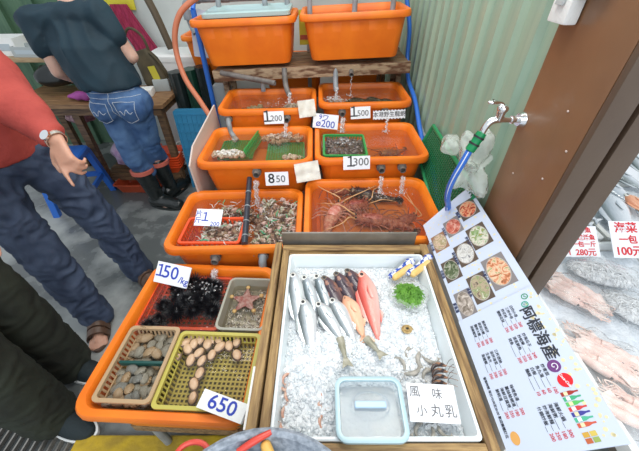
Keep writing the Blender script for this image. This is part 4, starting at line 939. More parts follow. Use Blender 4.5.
spots = [(.06, .80, .075, .06), (.10, .47, .07, .055), (.135, .17, .07, .05), (.205, .75, .085, .058), (.245, .46, .08, .055), (.28, .17, .075, .05), (.37, .75, .10, .062), (.395, .44, .085, .052), (.425, .17, .08, .045)]
for (nm, cols), (x, r, w, h), nn in zip(dishes, spots, names):
    w *= 1.22; h *= 1.16; b = MB(); b.box((x, r*W_, .0045), (w, h, .001)); q = b.build('dish_photo', mat('photo_ground_%d' % (len(nm) % 3), ((.10,.07,.05), (.30,.16,.09), (.22,.20,.20))[len(nm) % 3], .4), t, False)
    b = MB(); b.prism([(x+w*.47*math.cos(k*PI/16), r*W_+h*.47*math.sin(k*PI/16)) for k in range(32)], .0048, .0053); b.build('printed_plate', mat('plate_glaze', (.42, .38, .34), .4), q, False)
    b = MB(); b.prism([(x+w*.44*math.cos(k*PI/16), r*W_+h*.44*math.sin(k*PI/16)) for k in range(32)], .0052, .0056); b.build('printed_food', dish_mat(nm, cols, 48), q, False)
    text(nn, .0125, mat('menu_navy', (.02,.03,.10), .5), t, (x, r*W_-h/2-.0075, .0048), bold=.0002)
b = MB()
for i in range(150):
    x = random.uniform(0, .48); y = random.uniform(.04, .97)*W_
    if all(abs(x-sx) > sw/2+.006 or abs(y-sr*W_) > sh/2+.006 for sx, sr, sw, sh in spots):
        r = random.uniform(.0018, .0042); b.prism([(x+r*math.cos(k*PI/4), y+r*math.sin(k*PI/4)) for k in range(8)], .0041, .0045)
b.build('gold_dot', m_gold, t, False)['kind'] = 'stuff'
t, L_, W_ = menu('price_list', 'pale blue price list with big black Chinese title and red prices', .570, .205, m_menu)
b = MB(); b.prism([(0, 0), (L_, 0), (L_+.01, W_), (-.01, W_)], .0052, .0092); b.build('board', m_menu, t, False)
Z = .0098; NAVY = mat('menu_navy', (0,0,0)); INK = mat('menu_ink', (.02,.025,.04), .5); MRED = mat('menu_red', (.60, .03, .04), .5)
for i, ch in enumerate('阿標海產'): [text(ch, .037, INK, t, (.060+.0375*i+dx, W_*.80+dy, Z+dz)) for dx, dy, dz in ((0, 0, 0), (.0011, .0005, .0001), (-.0006, .0011, .0002))]
for x, y, c, r in ((.012, .87, (.02,.25,.10), .009), (.034, .83, (.05,.35,.25), .0095)):
    b = MB(); b.loft([[Vector((x+q*math.cos(k*PI/12), y*W_+q*math.sin(k*PI/12), z)) for k in range(24)] for q, z in ((r, Z-.0006), (r, Z+.0002), (r*.72, Z+.0002), (r*.72, Z-.0006))], close=True); b.build('round_mark', mat('mark_green_%d' % int(x*1000), c, .4), t, False)
    text('食' if x > .02 else '✓', .011, mat('mark_green_%d' % int(x*1000), c), t, (x, y*W_, Z), bold=.0004)
def disc(x, y, r, m, z=Z, nm='round_mark', par=None): b = MB(); b.prism([(x+r*math.cos(k*PI/14), y+r*math.sin(k*PI/14)) for k in range(28)], z-.0005, z+.0002); return b.build(nm, m, par or t, False)
q = disc(.205, W_*.775, .0145, mat('mark_purple', (.15, .04, .20), .4)); 
b = MB(); b.tube([(.205+.009*math.cos(a*.5)*(1-a*.06), W_*.775+.009*math.sin(a*.5)*(1-a*.06), Z+.0006) for a in range(14)], .0011, 5); b.build('white_swirl', WHITE, t)
disc(.240, W_*.80, .0155, mat('mark_red', (.72, .01, .02), .3)); text('Coca-Cola', .0078, WHITE, t, (.240, W_*.80, Z+.0006), rot=(0, 0, .25), shear=.3, bold=.0002)
cols = [(.35,.03,.02), (.05,.40,.20), (.10,.50,.12), (.60,.05,.05), (.05,.05,.30), (.08,.45,.28), (.6,.1,.05)]
for i, c in enumerate(cols):
    x = .2665+.0105*i; b = MB(); y0 = W_*.70; w = .0042
    b.prism([(x-w, y0), (x+w, y0), (x+w, y0+.020), (x+w*.4, y0+.028), (x+w*.4, y0+.036), (x-w*.4, y0+.036), (x-w*.4, y0+.028), (x-w, y0+.020)], Z-.0004, Z+.0001); b.build('bottle_picture', mat('bottle_print_%d' % i, c, .3), t, False)
    b = MB(); b.box((x, y0+.010, Z+.0003), (w*1.8, .008, .0004)); b.build('bottle_label', WHITE if i % 2 else m_gold, t, False)
for i in range(4):
    x = .347+.011*(i % 2); y = W_*.70+.014*(i//2); b = MB(); b.box((x, y+.006, Z), (.009, .012, .0005)); b.build('can_picture', mat('can_print_%d' % i, ((.6,.35,.05), (.5,.12,.04), (.65,.5,.1), (.3,.4,.1))[i], .3), t, False)
blocks = [(.020, .60, ['白灼小卷', '三杯中卷', '炒花枝', '鹽酥花枝'], ['260', '250', '260', '250']), (.106, .58, ['炒海瓜子', '炒蛤蜊', '清蒸鮮魚', '烤魚'], ['240', '230', '250', '200']), (.192, .60, ['炒青菜', '魚丸湯', '白飯', '麵線'], ['100', '60', '60', '10']), (.277, .54, ['海鮮火鍋', '海鮮粥', '炒海鮮麵', '什錦炒飯'], ['300', '180', '250', '200']),
          (.030, .22, ['酥炸蚵仔', '蒜泥白蝦', '鹽烤大蝦', '胡椒蝦球'], ['200', '300', '300', '250']), (.120, .22, ['三杯透抽', '涼拌海菜', '生魚片', '蒸龍蝦'], ['200', '150', '300', '350']), (.215, .22, ['味噌魚湯', '薑絲蛤蜊湯', '海鮮豆腐煲', '鮮蚵湯'], ['200', '180', '250', '200'])]
b0 = MB()
for x, r, its, prs in blocks:
    for i, (a, p_) in enumerate(zip(its, prs)):
        y = r*W_+.018-.0125*i; text(a, .0097, INK, t, (x, y, Z), align='LEFT', bold=.0)
        w = .0097*len(a); xe = x+.052; text(p_, .0105, MRED, t, (xe+.002, y, Z), align='LEFT', bold=.0)
        b0 = MB(); b0.box(((x+w+xe)/2, y-.0045, Z-.0002), (max(.004, xe-x-w-.002), .0007, .0005)); b0.build('dotted_leader', INK, t, False)
text('營業時間 每日10:00至20:00 歡迎團體訂位', .008, INK, t, (.25, .013, Z))
b = MB(); b.prism([(.325+.014*math.cos(k*PI/12), .030+.010*math.sin(k*PI/12)) for k in range(24)], Z-.0004, Z+.0002); b.build('fish_mark', mat('mark_orange', (.70, .36, .10), .4), t, False)
b = MB()
for i in range(60):
    x = random.uniform(0, L_); y = W_*random.uniform(.90, .99) if random.random() < .75 else W_*random.uniform(.82, .9); r = random.uniform(.002, .005)
    b.prism([(x+r*math.cos(k*PI/5), y+r*math.sin(k*PI/5)) for k in range(10)], Z-.0005, Z-.0001)
b.build('gold_dot', m_gold, t, False)['kind'] = 'stuff'
b = MB(); b.prism([(.44, .56), (.60, .56), (.60, .84), (.45, .69)], .24, 1.03)
for v in b.bm.verts: v.co = Vector((v.co.x, v.co.z, v.co.y))
for v in b.bm.verts:
    v.co.z -= .006
b.top('slanted_foam_block', FOAM, 'sloping white foam block under the two menu boards', 'block', smooth=False)
b = MB(); b.box((.525, .50, .27), (.12, .45, .54)); b.top('menu_stand', WOOD, 'wooden box under the menu block', 'stand', smooth=False)

# ================================================================ right-hand stall
t = thing('stall_table', 'table of the neighbouring stall right of the post', 'table', (1.25, .95, 0))
b = MB(); b.box((1.27, .92, .60), (1.00, 1.75, .03)); b.build('tabletop', STEEL, t, False, world=True)
for x in (.82, 1.72):
    for y in (.1, 1.72): b = MB(); b.tube([(x, y, 0), (x, y, .59)], .02, 10); b.build('leg', STEEL, t, world=True)
def foambox(label, x0, x1, y0, y1, z0, h, wall=.018):
    b = MB(); w = x1-x0; d = y1-y0
    b.loft([rr3(w-.02, d-.02, .015, 0), rr3(w, d, .018, h-.012), rr3(w, d, .018, h-.003), rr3(w-.008, d-.008, .018, h), rr3(w-2*wall, d-2*wall, .015, h), rr3(w-2*wall-.012, d-2*wall-.012, .015, .016)])
    b.xf(Matrix.Translation(((x0+x1)/2, (y0+y1)/2, z0))); return b.top('foam_tray', FOAM, label, 'tray')
foambox('white foam tray of bagged squid beside the price list', .758, 1.32, .06, .985, .616, .062)
foambox('white foam tray of whole fish behind the price signs, left', .80, 1.21, 1.00, 1.32, .616, .065)
foambox('white foam tray of whole fish behind the price signs, right', 1.225, 1.70, 1.00, 1.46, .616, .065)
foambox('white foam tray of whole fish, farthest back on the right stall', .80, 1.215, 1.34, 1.76, .616, .065)
def tray_ice(label, x0, x1, y0, y1, z):
    b = MB(); nx = int((x1-x0)/.012); ny = int((y1-y0)/.012)
    V = [[b.bm.verts.new((x0+(x1-x0)*i/nx, y0+(y1-y0)*j/ny, z+.008*noise.noise(Vector((i*.5, j*.5, 1))))) for i in range(nx+1)] for j in range(ny+1)]
    for j in range(ny):
        for i in range(nx): b.face([V[j][i], V[j][i+1], V[j+1][i+1], V[j+1][i]])
    b.top('crushed_ice', mi, label, 'ice', kind='stuff')
tray_ice('ice under the bagged squid', .785, 1.295, .09, .955, .646)
tray_ice('ice in the left fish tray of the right stall', .825, 1.185, 1.03, 1.29, .655)
tray_ice('ice in the right fish tray of the right stall', 1.25, 1.675, 1.03, 1.43, .655)
tray_ice('ice in the farthest fish tray', .825, 1.19, 1.37, 1.73, .655)
silp = ramp_mat('pale_fish', [(0, (.80, .82, .84)), (.5, (.62, .66, .70)), (.8, (.40, .45, .50)), (1, (.25, .29, .33))], rough=.22, metal=.25)
for lab, h, tl, hg, th, m in (('big silver-white fish lying behind the price signs', (603, 196), (632, 236), .10, .06, silp), ('silver-white fish right behind the big one', (597, 182), (640, 205), .085, .05, silp),
      ('pale fish against the post in the left fish tray', (573, 208), (597, 219), .055, .04, silp), ('second pale fish lower against the post', (560, 214), (590, 223), .045, .035, silp),
      ('pinkish fish at the right edge of the photo', (622, 196), (655, 215), .06, .045, pch), ('silver-blue fish at the far right, upper', (608, 172), (650, 190), .075, .05, sil),
      ('pale fish near the post in the farthest tray', (590, 190), (618, 176), .06, .045, silp), ('silver-blue fish in the top right corner', (622, 152), (655, 178), .08, .05, sil), ('pale fish half behind the post, farthest tray', (612, 165), (636, 150), .06, .045, silp)):
    fpx(lab, m, h, tl, hg, th, z=.695 if hg < .08 else .70)
m_sq = mat('pink_squid', (.74, .50, .43), .35, col2=(.86, .72, .66), vs=28, bump=.3, bs=70, sss=.2); m_wb = mat('grey_whitebait', (.55, .57, .59), .4, col2=(.80, .81, .82), vs=60)
def squid(loc, yaw, L, lab, grp):
    t = thing('squid', lab, 'squid', loc, (0, 0, yaw), grp); b = MB()
    b.tube([(L*.5, 0, .002), (L*.4, 0, .008), (L*.1, .004, .012), (-L*.12, 0, .010)], [.003, .010, .0155, .0135], 12, smooth=3); b.build('mantle', m_sq, t)
    b = MB(); b.prism([(L*.5, 0), (L*.36, .028), (L*.22, .012), (L*.22, -.012), (L*.36, -.028)], .010, .013); b.build('fin', m_sq, t, False)
    b = MB(); b.ell((-L*.16, 0, .009), (.015, .011, .010)); b.build('head', m_sq, t)
    b = MB(); b.ell((-L*.15, .0105, .010), (.004, .003, .004), 10, 6); b.build('eye', BLACK, t)
    for k in range(8):
        e = k-3.5; j = lambda a: random.uniform(-a, a); b = MB(); b.tube([(-L*.17, .002*e, .008), (-L*.27, .0022*e+j(.005), .012+.002*(k % 3)), (-L*.38+j(.01), .0030*e+j(.012), .012), (-L*.50+j(.015), .002*e+j(.016), .009), (-L*.60+j(.02), .001*e+j(.02), .010), (-L*(.52+.04*(k % 3)), .003*e+j(.026), .006)], [.0030, .0028, .0024, .0019, .0014, .0006], 6, smooth=4); b.build('tentacle', m_sq, t)
    return t
def squidbag(lab, where, u, v, rx, ry, yaw, n):
    c = at(u, v, .675); grp = 'squid in the bag '+where
    for i in range(n):
        d = Vector((math.cos(yaw), math.sin(yaw), 0)); nn = Vector((-d.y, d.x, 0)); off = nn*((i-(n-1)/2)*ry*1.35/n)+d*random.uniform(-.01, .01)
        squid(c+off+Vector((0, 0, -.012+.011*(i % 2))), yaw+(PI if i % 3 == 1 else 0)+random.uniform(-.22, .22), rx*1.6, 'pink squid inside the bag '+where, grp)
    b = bagmesh((0, 0, 0), rx*1.15, ry*1.1, .040, .012, 22, 48, 18, 0); 
    b.xf(Matrix.Translation(c+Vector((0, 0, .002))) @ Matrix.Rotation(yaw, 4, 'Z')); b.top('plastic_bag', BAG, lab.strip('~'), 'bag')
squidbag('clear bag of pink squid nearest the post', 'nearest the post', 573, 292, .105, .062, 2.25, 7)
squidbag('large clear bag of pink squid in the middle of the tray', 'in the middle of the tray', 606, 358, .115, .075, 2.35, 9)
squidbag('clear bag of pink squid at the lower right', 'at the lower right', 634, 412, .09, .06, 2.5, 6)
def baitbag(lab, u, v, rx, ry, yaw):
    c = at(u, v, .67); b = MB()
    for i in range(520):
        a = random.uniform(0, 2*PI); r = math.sqrt(random.random()); x = rx*.95*r*math.cos(a); y = ry*.9*r*math.sin(a); z = .026*(1-r*r)+random.uniform(-.004, .006); a2 = random.uniform(0, PI); l = random.uniform(.010, .020)
        b.tube([(x-l*math.cos(a2), y-l*math.sin(a2), z), (x, y+.003, z+.003), (x+l*math.cos(a2), y+l*math.sin(a2), z)], [.0006, .0024, .0008], 5)
    b.ell((0, 0, 0), (rx*.95, ry*.9, .022), 24, 10)
    M = Matrix.Translation(c) @ Matrix.Rotation(yaw, 4, 'Z'); b.xf(M); b.top('whitebait', m_wb, 'tiny grey whitebait filling '+lab, 'small fish', kind='stuff')
    b = bagmesh((0, 0, 0), rx*1.12, ry*1.12, .042, .010, 22, 48, 18, 0); b.xf(Matrix.Translation((0, 0, .004)) @ M); b.top('plastic_bag', BAG, lab, 'bag')
baitbag('the clear bag just below the signs', 603, 275, .115, .058, -.35)
baitbag('the clear bag at the right edge of the tray', 636, 312, .10, .06, -.75)
RS = math.radians(38)
card('white sign with red handwriting ending 280元, beside the post', at(586, 257, .685), .118, .125, (RS, 0, .0), [('赤海魚', 0, .86, .024, REDINK, 0, .0006), ('鮮嫩活魚', 0, .62, .024, REDINK, 0, .0006), ('一包一斤', 0, .40, .024, REDINK, 0, .0006), ('280元', .02, .14, .033, REDINK, 0, .0006)], th=.0015, name='price_sign', cat='sign')
card('white sign with red handwriting half hidden by the post', at(562, 257, .685), .10, .12, (RS, 0, .06), [('小卷', 0, .84, .028, REDINK, 0, .0006), ('一斤', .2, .52, .030, REDINK, 0, .0006), ('150元', .05, .16, .034, REDINK, 0, .0006)], th=.0015, name='price_sign', cat='sign')
card('white sign with red handwriting reading 海菜一包100元', at(630, 258, .685), .125, .15, (RS, 0, -.02), [('海菜', .02, .80, .046, REDINK, 0, .001), ('一包', .04, .48, .036, REDINK, 0, .001), ('100元', .02, .17, .044, REDINK, 0, .001)], th=.0015, name='price_sign', cat='sign')
# basin and scissors at the front
t = thing('metal_basin', 'speckled grey basin at the front edge of the stall', 'basin', (-.118, .036, .722))
b = MB(); n = 40
def cr(r, z): return [Vector((r*math.cos(2*PI*k/n), r*.95*math.sin(2*PI*k/n), z)) for k in range(n)]
b.loft([cr(.17, 0), cr(.19, .03), cr(.212, .070), cr(.222, .072), cr(.225, .078), cr(.218, .082), cr(.206, .077), cr(.185, .03), cr(.16, .010)]); b.build('bowl', mat('speckled_grey_enamel', (.16, .19, .23), .45, col2=(.32, .36, .42), vs=90, bump=.1), t)
b = MB(); b.box((-.118, .05, .358), (.26, .22, .716)); b.top('basin_stool', WOOD, 'wooden stool under the grey basin', 'stool', smooth=False)
m_rh = mat('red_handle', (.62, .06, .04), .35)
t = thing('kitchen_scissors', 'red-handled scissors resting on the rim of the grey basin', 'scissors', (-.05, .12, .78))
b = MB(); A = at(271, 432, .80); B = at(238, 452, .79); b.tube([A, A.lerp(B, .5)+Vector((0, 0, .006)), B], [.006, .008, .007], 10, smooth=4); b.build('handle', m_rh, t, world=True)
b = MB(); c = at(192, 456, .78); b.tube([(c.x+.035*math.cos(k*PI/10), c.y+.026*math.sin(k*PI/10), .78) for k in range(21)], .006, 8); b.build('finger_loop', m_rh, t, world=True)
b = MB(); b.tube([B, (-.08, .17, .785), (c.x+.033, c.y, .78)], .004, 8); b.build('blade', STEEL, t, world=True)
b = MB(); A = at(266, 446, .785); b.capsule(A, A+Vector((.03, -.05, 0)), .012, .012); b.top('rubber_band_roll', mat('yellow_rubber', (.7,.42,.1), .5), 'yellow roll lying in the grey basin behind the handle', 'roll')
# ================================================================ back corner on the left
WD = mat('dark_old_wood', (.20, .115, .055), .6, col2=(.08, .045, .025), vs=6, stretch=(1.5, 10, 10), bump=.4, bs=14)
t = thing('wooden_table', 'old wooden work table behind the person in the dark T-shirt', 'table', (-1.85, 2.6, 0))
for i in range(5): b = MB(); b.box((-1.80, 2.44+i*.096, .735), (1.20, .092, .03), bev=.003); b.build('plank', mat('table_wood', (.36, .20, .09), .45, col2=(.18, .09, .04), vs=6, stretch=(1.5, 10, 10)), t, False, world=True)
b = MB(); b.box((-1.80, 2.42, .695), (1.14, .03, .06)); b.box((-1.24, 2.62, .695), (.03, .42, .06)); b.build('apron', WD, t, False, world=True)
for x, y in ((-1.90, 2.43), (-1.235, 2.82), (-1.26, 2.46), (-2.34, 2.44), (-2.34, 2.82)): b = MB(); b.box((x, y, .36), (.055, .045, .72)); b.build('leg', WD, t, False, world=True)
for i in range(5): b = MB(); b.box((-1.58, 2.47+i*.085, .13), (.66, .06, .02)); b.build('shelf_slat', WD, t, False, world=True)
b = MB(); b.box((-1.58, 2.44, .10), (.66, .03, .05)); b.build('shelf_rail', WD, t, False, world=True)
def tray(label, c, w, d, h, m, yaw=0, name='plastic_tray', cat='tray', grp=None, tp=.03, rx=0):
    t = thing(name, label, cat, c, (rx, 0, yaw), grp); b = MB()
    b.loft([rr3(w-tp*2, d-tp*2, .02, 0), rr3(w-.01, d-.01, .025, h-.01), rr3(w+.008, d+.008, .025, h-.008), rr3(w+.008, d+.008, .025, h), rr3(w-.014, d-.014, .02, h), rr3(w-tp*2-.012, d-tp*2-.012, .015, .006)]); b.build('shell', m, t); return t
tray('red tray on the floor under the table, between the legs', (-1.60, 2.42, .0), .42, .22, .09, mat('brick_red_plastic', (.50, .08, .03), .4))
for i in range(5): tray('red plastic basket nested in the stack on the low table shelf', (-1.36, 2.52, .145+.022*i), .26, .24, .07, m_redp, .1, 'plastic_basket', 'basket', 'nested red baskets')
for i in range(3): tray('white plastic basket nested in the stack on the low table shelf', (-1.235, 2.66, .145+.022*i), .20, .22, .10, FOAM, .1, 'plastic_basket', 'basket', 'nested white baskets')
for i in range(4): tray('red basket stacked behind the purple bag under the table', (-1.62, 2.60, .145+.03*i), .30, .22, .06, m_redp, -.1, 'plastic_basket', 'basket', 'red baskets behind the purple bag')
bagmesh((-1.74, 2.53, .26), .10, .08, .11, .03, 12, 40, 20).top('plastic_bag', mat('lilac_bag', (.42, .22, .42), .3, col2=(.55, .45, .60), vs=20, bump=.4), 'lilac plastic bag on the low shelf under the table', 'bag')
bagmesh((-1.70, 2.62, .50), .11, .09, .11, .03, 12, 40, 20).top('plastic_bag', mat('dark_red_bag', (.35, .05, .03), .35, col2=(.18, .02, .02), vs=15, bump=.4), 'dark red bag hanging under the table edge', 'bag')
bagmesh((-2.02, 2.62, .58), .11, .09, .08, .03, 14, 40, 20).top('plastic_bag', mat('pink_print_bag', (.52, .30, .32), .4, col2=(.25, .12, .16), vs=35, bump=.4), 'pink printed bag under the table left of the thick leg', 'bag')
# blue stool
t = thing('plastic_stool', 'blue plastic stool under the table beside the thick leg', 'stool', (-2.00, 2.20, 0), (0, 0, .2))
b = MB(); b.loft([rr3(.30, .30, .04, .40), rr3(.30, .30, .04, .435), rr3(.28, .28, .04, .445)]); b.build('seat', BLUE, t)
for sx in (-1, 1):
    for sy in (-1, 1): b = MB(); b.loft([[Vector((sx*(.165+a)+q, sy*(.165+a2)+r, z)) for a, a2, q, r in ((0, 0, -.025, -.025), (0, 0, .02, -.025), (0, 0, .02, .02), (0, 0, -.025, .02))] for z in (0,)]+[[Vector((sx*.125+q, sy*.125+r, .42)) for q, r in ((-.025, -.025), (.02, -.025), (.02, .02), (-.025, .02))]]); b.build('leg', BLUE, t, False)
for s in (-1, 1): b = MB(); b.box((0, s*.148, .18), (.27, .02, .04)); b.box((s*.148, 0, .18), (.02, .27, .04)); b.build('stretcher', BLUE, t, False)
# upper shelf, boxes
t = thing('wall_shelf', 'pale wooden shelf left of the dark T-shirt', 'shelf', (-2.4, 2.85, 0))
b = MB(); b.box((-2.42, 2.86, .985), (1.16, .34, .03), bev=.004); b.build('board', mat('pale_wood', (.42, .30, .17), .55, col2=(.30, .20, .10), vs=5, stretch=(2, 10, 10)), t, False, world=True)
for x in (-2.97, -1.86): b = MB(); b.box((x, 3.0, .49), (.04, .05, .98)); b.build('post', WD, t, False, world=True)
def carton(label, c, s, m, yaw=0, flap=True):
    t = thing('box', label, 'box', c, (0, 0, yaw)); w, d, h = s; b = MB(); b.loft([rr3(w, d, .008, 0), rr3(w, d, .008, h), rr3(w-.012, d-.012, .006, h), rr3(w-.016, d-.016, .006, .01)]); b.build('body', m, t, False)
    b = MB(); b.box((0, -d/2-.001, h*.5), (w*.7, .002, h*.4)); b.build('printed_panel', mat('box_print', (.45, .52, .56), .5), t, False); return t
MG = mat('grey_box', (.40, .44, .44), .6)
carton('pale blue-grey box at the left end of the shelf', (-2.76, 2.86, 1.0), (.22, .22, .20), mat('blue_grey_box', (.20, .32, .38), .6), .1)
carton('open white box in the middle of the shelf', (-2.50, 2.86, 1.0), (.24, .20, .12), FOAM, .05)
carton('low grey box at the front of the shelf', (-2.28, 2.80, 1.0), (.22, .16, .07), MG, -.05)
carton('flat white box at the front left of the shelf', (-2.62, 2.72, 1.0), (.16, .10, .07), FOAM, .2)
bagmesh((-2.10, 2.70, .865), .16, .13, .10, .03, 10, 40, 20).top('plastic_bag', mat('black_bag', (.012, .015, .015), .3, bump=.5, bs=20), 'black plastic bag lying on the table under the shelf', 'bag')
b = bagmesh((-1.83, 2.50, .775), .11, .055, .030, .02, 18, 40, 18); b.top('cloth', mat('purple_cloth', (.38, .07, .32), .7, col2=(.22, .03, .18), vs=15), 'crumpled purple cloth on the table edge', 'cloth')
b = MB(); b.box((-1.72, 2.60, .754), (.22, .16, .006), rot=(0, 0, .2)); b.top('papers', WHITE, 'white papers lying by the purple cloth', 'paper', smooth=False)
t = thing('product_box', 'small white and red box standing on the table by the elbow', 'box', (-1.66, 2.72, .75), (0, 0, .2))
b = MB(); b.box((0, 0, .09), (.13, .06, .18), bev=.003); b.build('carton', WHITE, t, False)
b = MB(); b.box((0, -.031, .11), (.07, .002, .09)); b.build('printed_panel', m_redp, t, False)
for i, (x, y, w, h, lab) in enumerate(((-1.42, 2.62, .14, .05, 'white foam pack on the table right of the person'), (-1.32, 2.76, .12, .09, 'small white carton on the table behind the foam pack'))):
    b = MB(); b.box((x, y, .75+h/2), (w, .11, h), rot=(0, 0, .2), bev=.004); b.top('foam_pack', MG if i else FOAM, lab, 'box')
# foam cooler by the wall
t = thing('foam_cooler', 'white foam cooler box against the back wall', 'cooler', (-1.30, 3.17, 0), (0, 0, 0))
b = MB(); b.loft([rr3(.44, .32, .02, 0), rr3(.46, .34, .02, .90)]); b.build('stacked_body', FOAM, t)
b = MB(); b.loft([rr3(.47, .35, .02, .90), rr3(.47, .35, .02, .94), rr3(.44, .32, .02, .955)]); b.build('lid', FOAM, t)
t = thing('cupboard', 'light grey cupboard beside the white foam cooler', 'cupboard', (-.99, 3.26, 0))
b = MB(); b.box((-.99, 3.25, .53), (.13, .28, 1.06), bev=.004); b.build('carcass', MG, t, False, world=True)
# bag on table + pink towel
b = MB(); P = [tuple(atY(u, v, 3.36)) for u, v in ((122, 4), (128, 16), (138, 32), (148, 46), (154, 58))]
for wd, off in ((.085, 0), (.055, -.07)):
    rings = []
    for i, (x, y, z) in enumerate(P):
        w_ = wd*(.55+.5*math.sin(min(1, i/3)*PI/2)); rings.append([Vector((x+off+w_*math.cos(a*PI/12)*1.0, y-.02+.018*math.sin(a*PI/12)+.008*math.sin(a*1.6), z-(.05 if a % 3 else .0)*0)) for a in range(24)])
    b.loft(rings)
b.top('hanging_towel', mat('crimson_towel', (.42, .03, .10), .75, col2=(.28, .015, .05), vs=12, stretch=(8, 1, 1), bump=.5, bs=30), 'crimson towel hanging on the back wall above the olive bag', 'towel')
b = MB(); b.tube([(-1.64, 3.05, 1.75), (-1.5, 3.03, 1.55), (-1.36, 3.02, 1.35), (-1.28, 3.02, 1.0)], .03, 8, smooth=4); b.top('wooden_prop', mat('olive_dark_strap', (.10, .075, .045), .6), 'dark slanted strap behind the crimson towel', 'strap')
t = thing('shoulder_bag', 'olive brown bag with a yellow patch on the table', 'bag', (-1.34, 2.78, .75), (0, -.25, 0))
b = MB(); b.loft([rr3(.18, .10, .03, 0), rr3(.20, .12, .04, .08), rr3(.17, .10, .04, .22), rr3(.10, .06, .03, .30)]); b.build('body', mat('olive_canvas', (.09, .07, .035), .7, col2=(.05, .04, .02), vs=12), t)
b = MB(); b.box((.03, -.060, .11), (.055, .004, .15), rot=(.08, .1, 0)); b.build('yellow_patch', mat('yellow_patch', (.62, .55, .05), .5), t, False)
b = MB(); b.tube([(-.06, 0, .27), (-.07, 0, .40), (0, 0, .45), (.06, 0, .38), (.05, 0, .26)], .010, 8, smooth=4); b.tube([(.08, -.03, .02), (.12, -.05, .12), (.10, -.05, .22), (.06, -.03, .27)], .006, 8, smooth=4); b.build('strap', mat('olive_canvas', (0,0,0)), t)
b = MB(); b.box(tuple(atY(118, -2, 3.385)), (.26, .008, .16), rot=(0, .06, 0)); b.top('notice', mat('yellow_notice', (0,0,0)), 'yellow notice with dark writing high on the back wall', 'sign', smooth=False)
b = MB(); b.tube([(-1.10, 3.39, 1.75), (-1.06, 3.385, 1.60), (-.98, 3.385, 1.50), (-.92, 3.39, 1.52)], .003, 6, smooth=6); b.top('cable', PVC, 'thin cable looping on the back wall', 'cable')
# dark green tarp rolls, blue crate
for i, (x, w, lab) in enumerate(((-1.17, .055, 'dark green folded tarp roll, leftmost of those behind the blue crate'), (-1.06, .055, 'black folded tarp roll in the middle behind the blue crate'), (-.95, .055, 'dark green tarp roll nearest the blue pipe'))):
    b = MB(); b.loft([[Vector((x+w*(1+.15*math.sin(k*1.7))*math.cos(2*PI*k/16)+.03*(1-z/.95), 2.66+.06*z+w*1.3*math.sin(2*PI*k/16)+.006*math.sin(k*3), z)) for k in range(16)] for z in (0, .2, .5, .8, .90+.02*i)])
    b.top('tarp_roll', mat('dark_tarp_%d' % (i % 2), ((.012, .02, .02), (.01, .05, .03))[i % 2], .35, bump=.5, bs=12), lab, 'tarp')
t = thing('flat_crate', 'blue plastic crate standing on edge left of the tubs', 'crate', (-1.04, 2.43, 0), (-.08, 0, .04))
b = MB(); w, h = .27, .62
b.loft([[Vector((x, z, y+.37)) for x, y in rrect(w, h, .02)] for z in (0, .05)]); b.build('panel', mat('sky_blue_plastic', (.04, .25, .45), .4), t)
b = MB()
for i in range(7): b.box((-w/2+w*(i+.5)/7, -.002, .37), (.006, .006, h*.9))
for i in range(9): b.box((0, -.002, .37-h/2+h*(i+.5)/9), (w*.92, .006, .006))
for s in (-1, 1): b.box((s*(w/2-.01), .02, .03), (.02, .05, .07))
b.build('rib', mat('sky_blue_plastic', (0,0,0)), t, False)
b = MB(); b.box((-1.21, 2.98, .33), (.20, .12, .62), bev=.02); b.top('plastic_container', ORANGE, 'orange container standing behind the table leg', 'container')
b = MB(); b.box((-.86, 2.62, 1.17), (.15, .003, .30), rot=(0, .12, 0)); b.top('paper_poster', mat('poster_print', (.62, .66, .75), .5, col2=(.45, .06, .10), vs=9, thr=(.55, .6)), 'white poster with dark red print left of the upper shelf', 'poster', smooth=False)
bagmesh((-.68, 2.46, .98), .05, .05, .10, .02, 18, 40, 20).top('plastic_bag', mat('white_bag', (.62, .60, .66), .3, bump=.5, bs=20), 'white plastic bag hanging under the left end of the shelf', 'bag')
bagmesh((-.60, 2.48, .97), .045, .05, .09, .02, 18, 40, 20).top('plastic_bag', mat('magenta_bag', (.45, .10, .22), .4, bump=.5, bs=20), 'magenta bag beside the white bag under the shelf', 'bag')
b = MB(); b.box((-.78, 2.52, .80), (.09, .09, .12), bev=.006); b.box((-.78, 2.52, .37), (.10, .1, .74)); b.top('grey_block', MG, 'grey post block under the white bag', 'block')

# ================================================================ people
def hand(b, wrist, d, nrm, side, s=1.0, curls=(.35, .5, .6, .7), thumb=.35, point=None):
    """wrist point, finger direction d, palm normal nrm, side=+1/-1 where the thumb leaves"""
    w = Vector(wrist); d = Vector(d).normalized(); nrm = Vector(nrm); nrm = (nrm-d*nrm.dot(d)).normalized(); sd = d.cross(nrm)*side
    for k in (-1.2, -.4, .4, 1.2): b.capsule(w+sd*k*.014*s, w+d*.085*s+sd*k*.019*s, .0135*s, .0115*s, 10)
    b.capsule(w+d*.02*s+sd*.015*s+nrm*.006*s, w+d*.06*s+sd*.030*s+nrm*.008*s, .017*s, .013*s, 10)
    for k, ln, c in zip((1.35, .45, -.45, -1.3), (.078, .086, .080, .062), curls):
        p = w+d*.080*s+sd*k*.0195*s; a = 0; L3 = (ln*.45, ln*.32, ln*.25)
        for j, l in enumerate(L3):
            a += c*(.7 if j == 0 else 1.0); dd = (d*math.cos(a)+nrm*math.sin(a)+sd*k*.05).normalized(); q = p+dd*l*s; b.capsule(p, q, (.0098-.0012*j)*s, (.0090-.0014*j)*s, 9); p = q
    p = w+d*.035*s+sd*.030*s; a1 = (d*.75+sd*.65+nrm*thumb).normalized(); a2 = (d*.93+sd*.2+nrm*(thumb+.1)).normalized()
    q = p+a1*.036*s; b.capsule(p, q, .0135*s, .011*s, 9); b.capsule(q, q+a2*.030*s, .0108*s, .0085*s, 9)
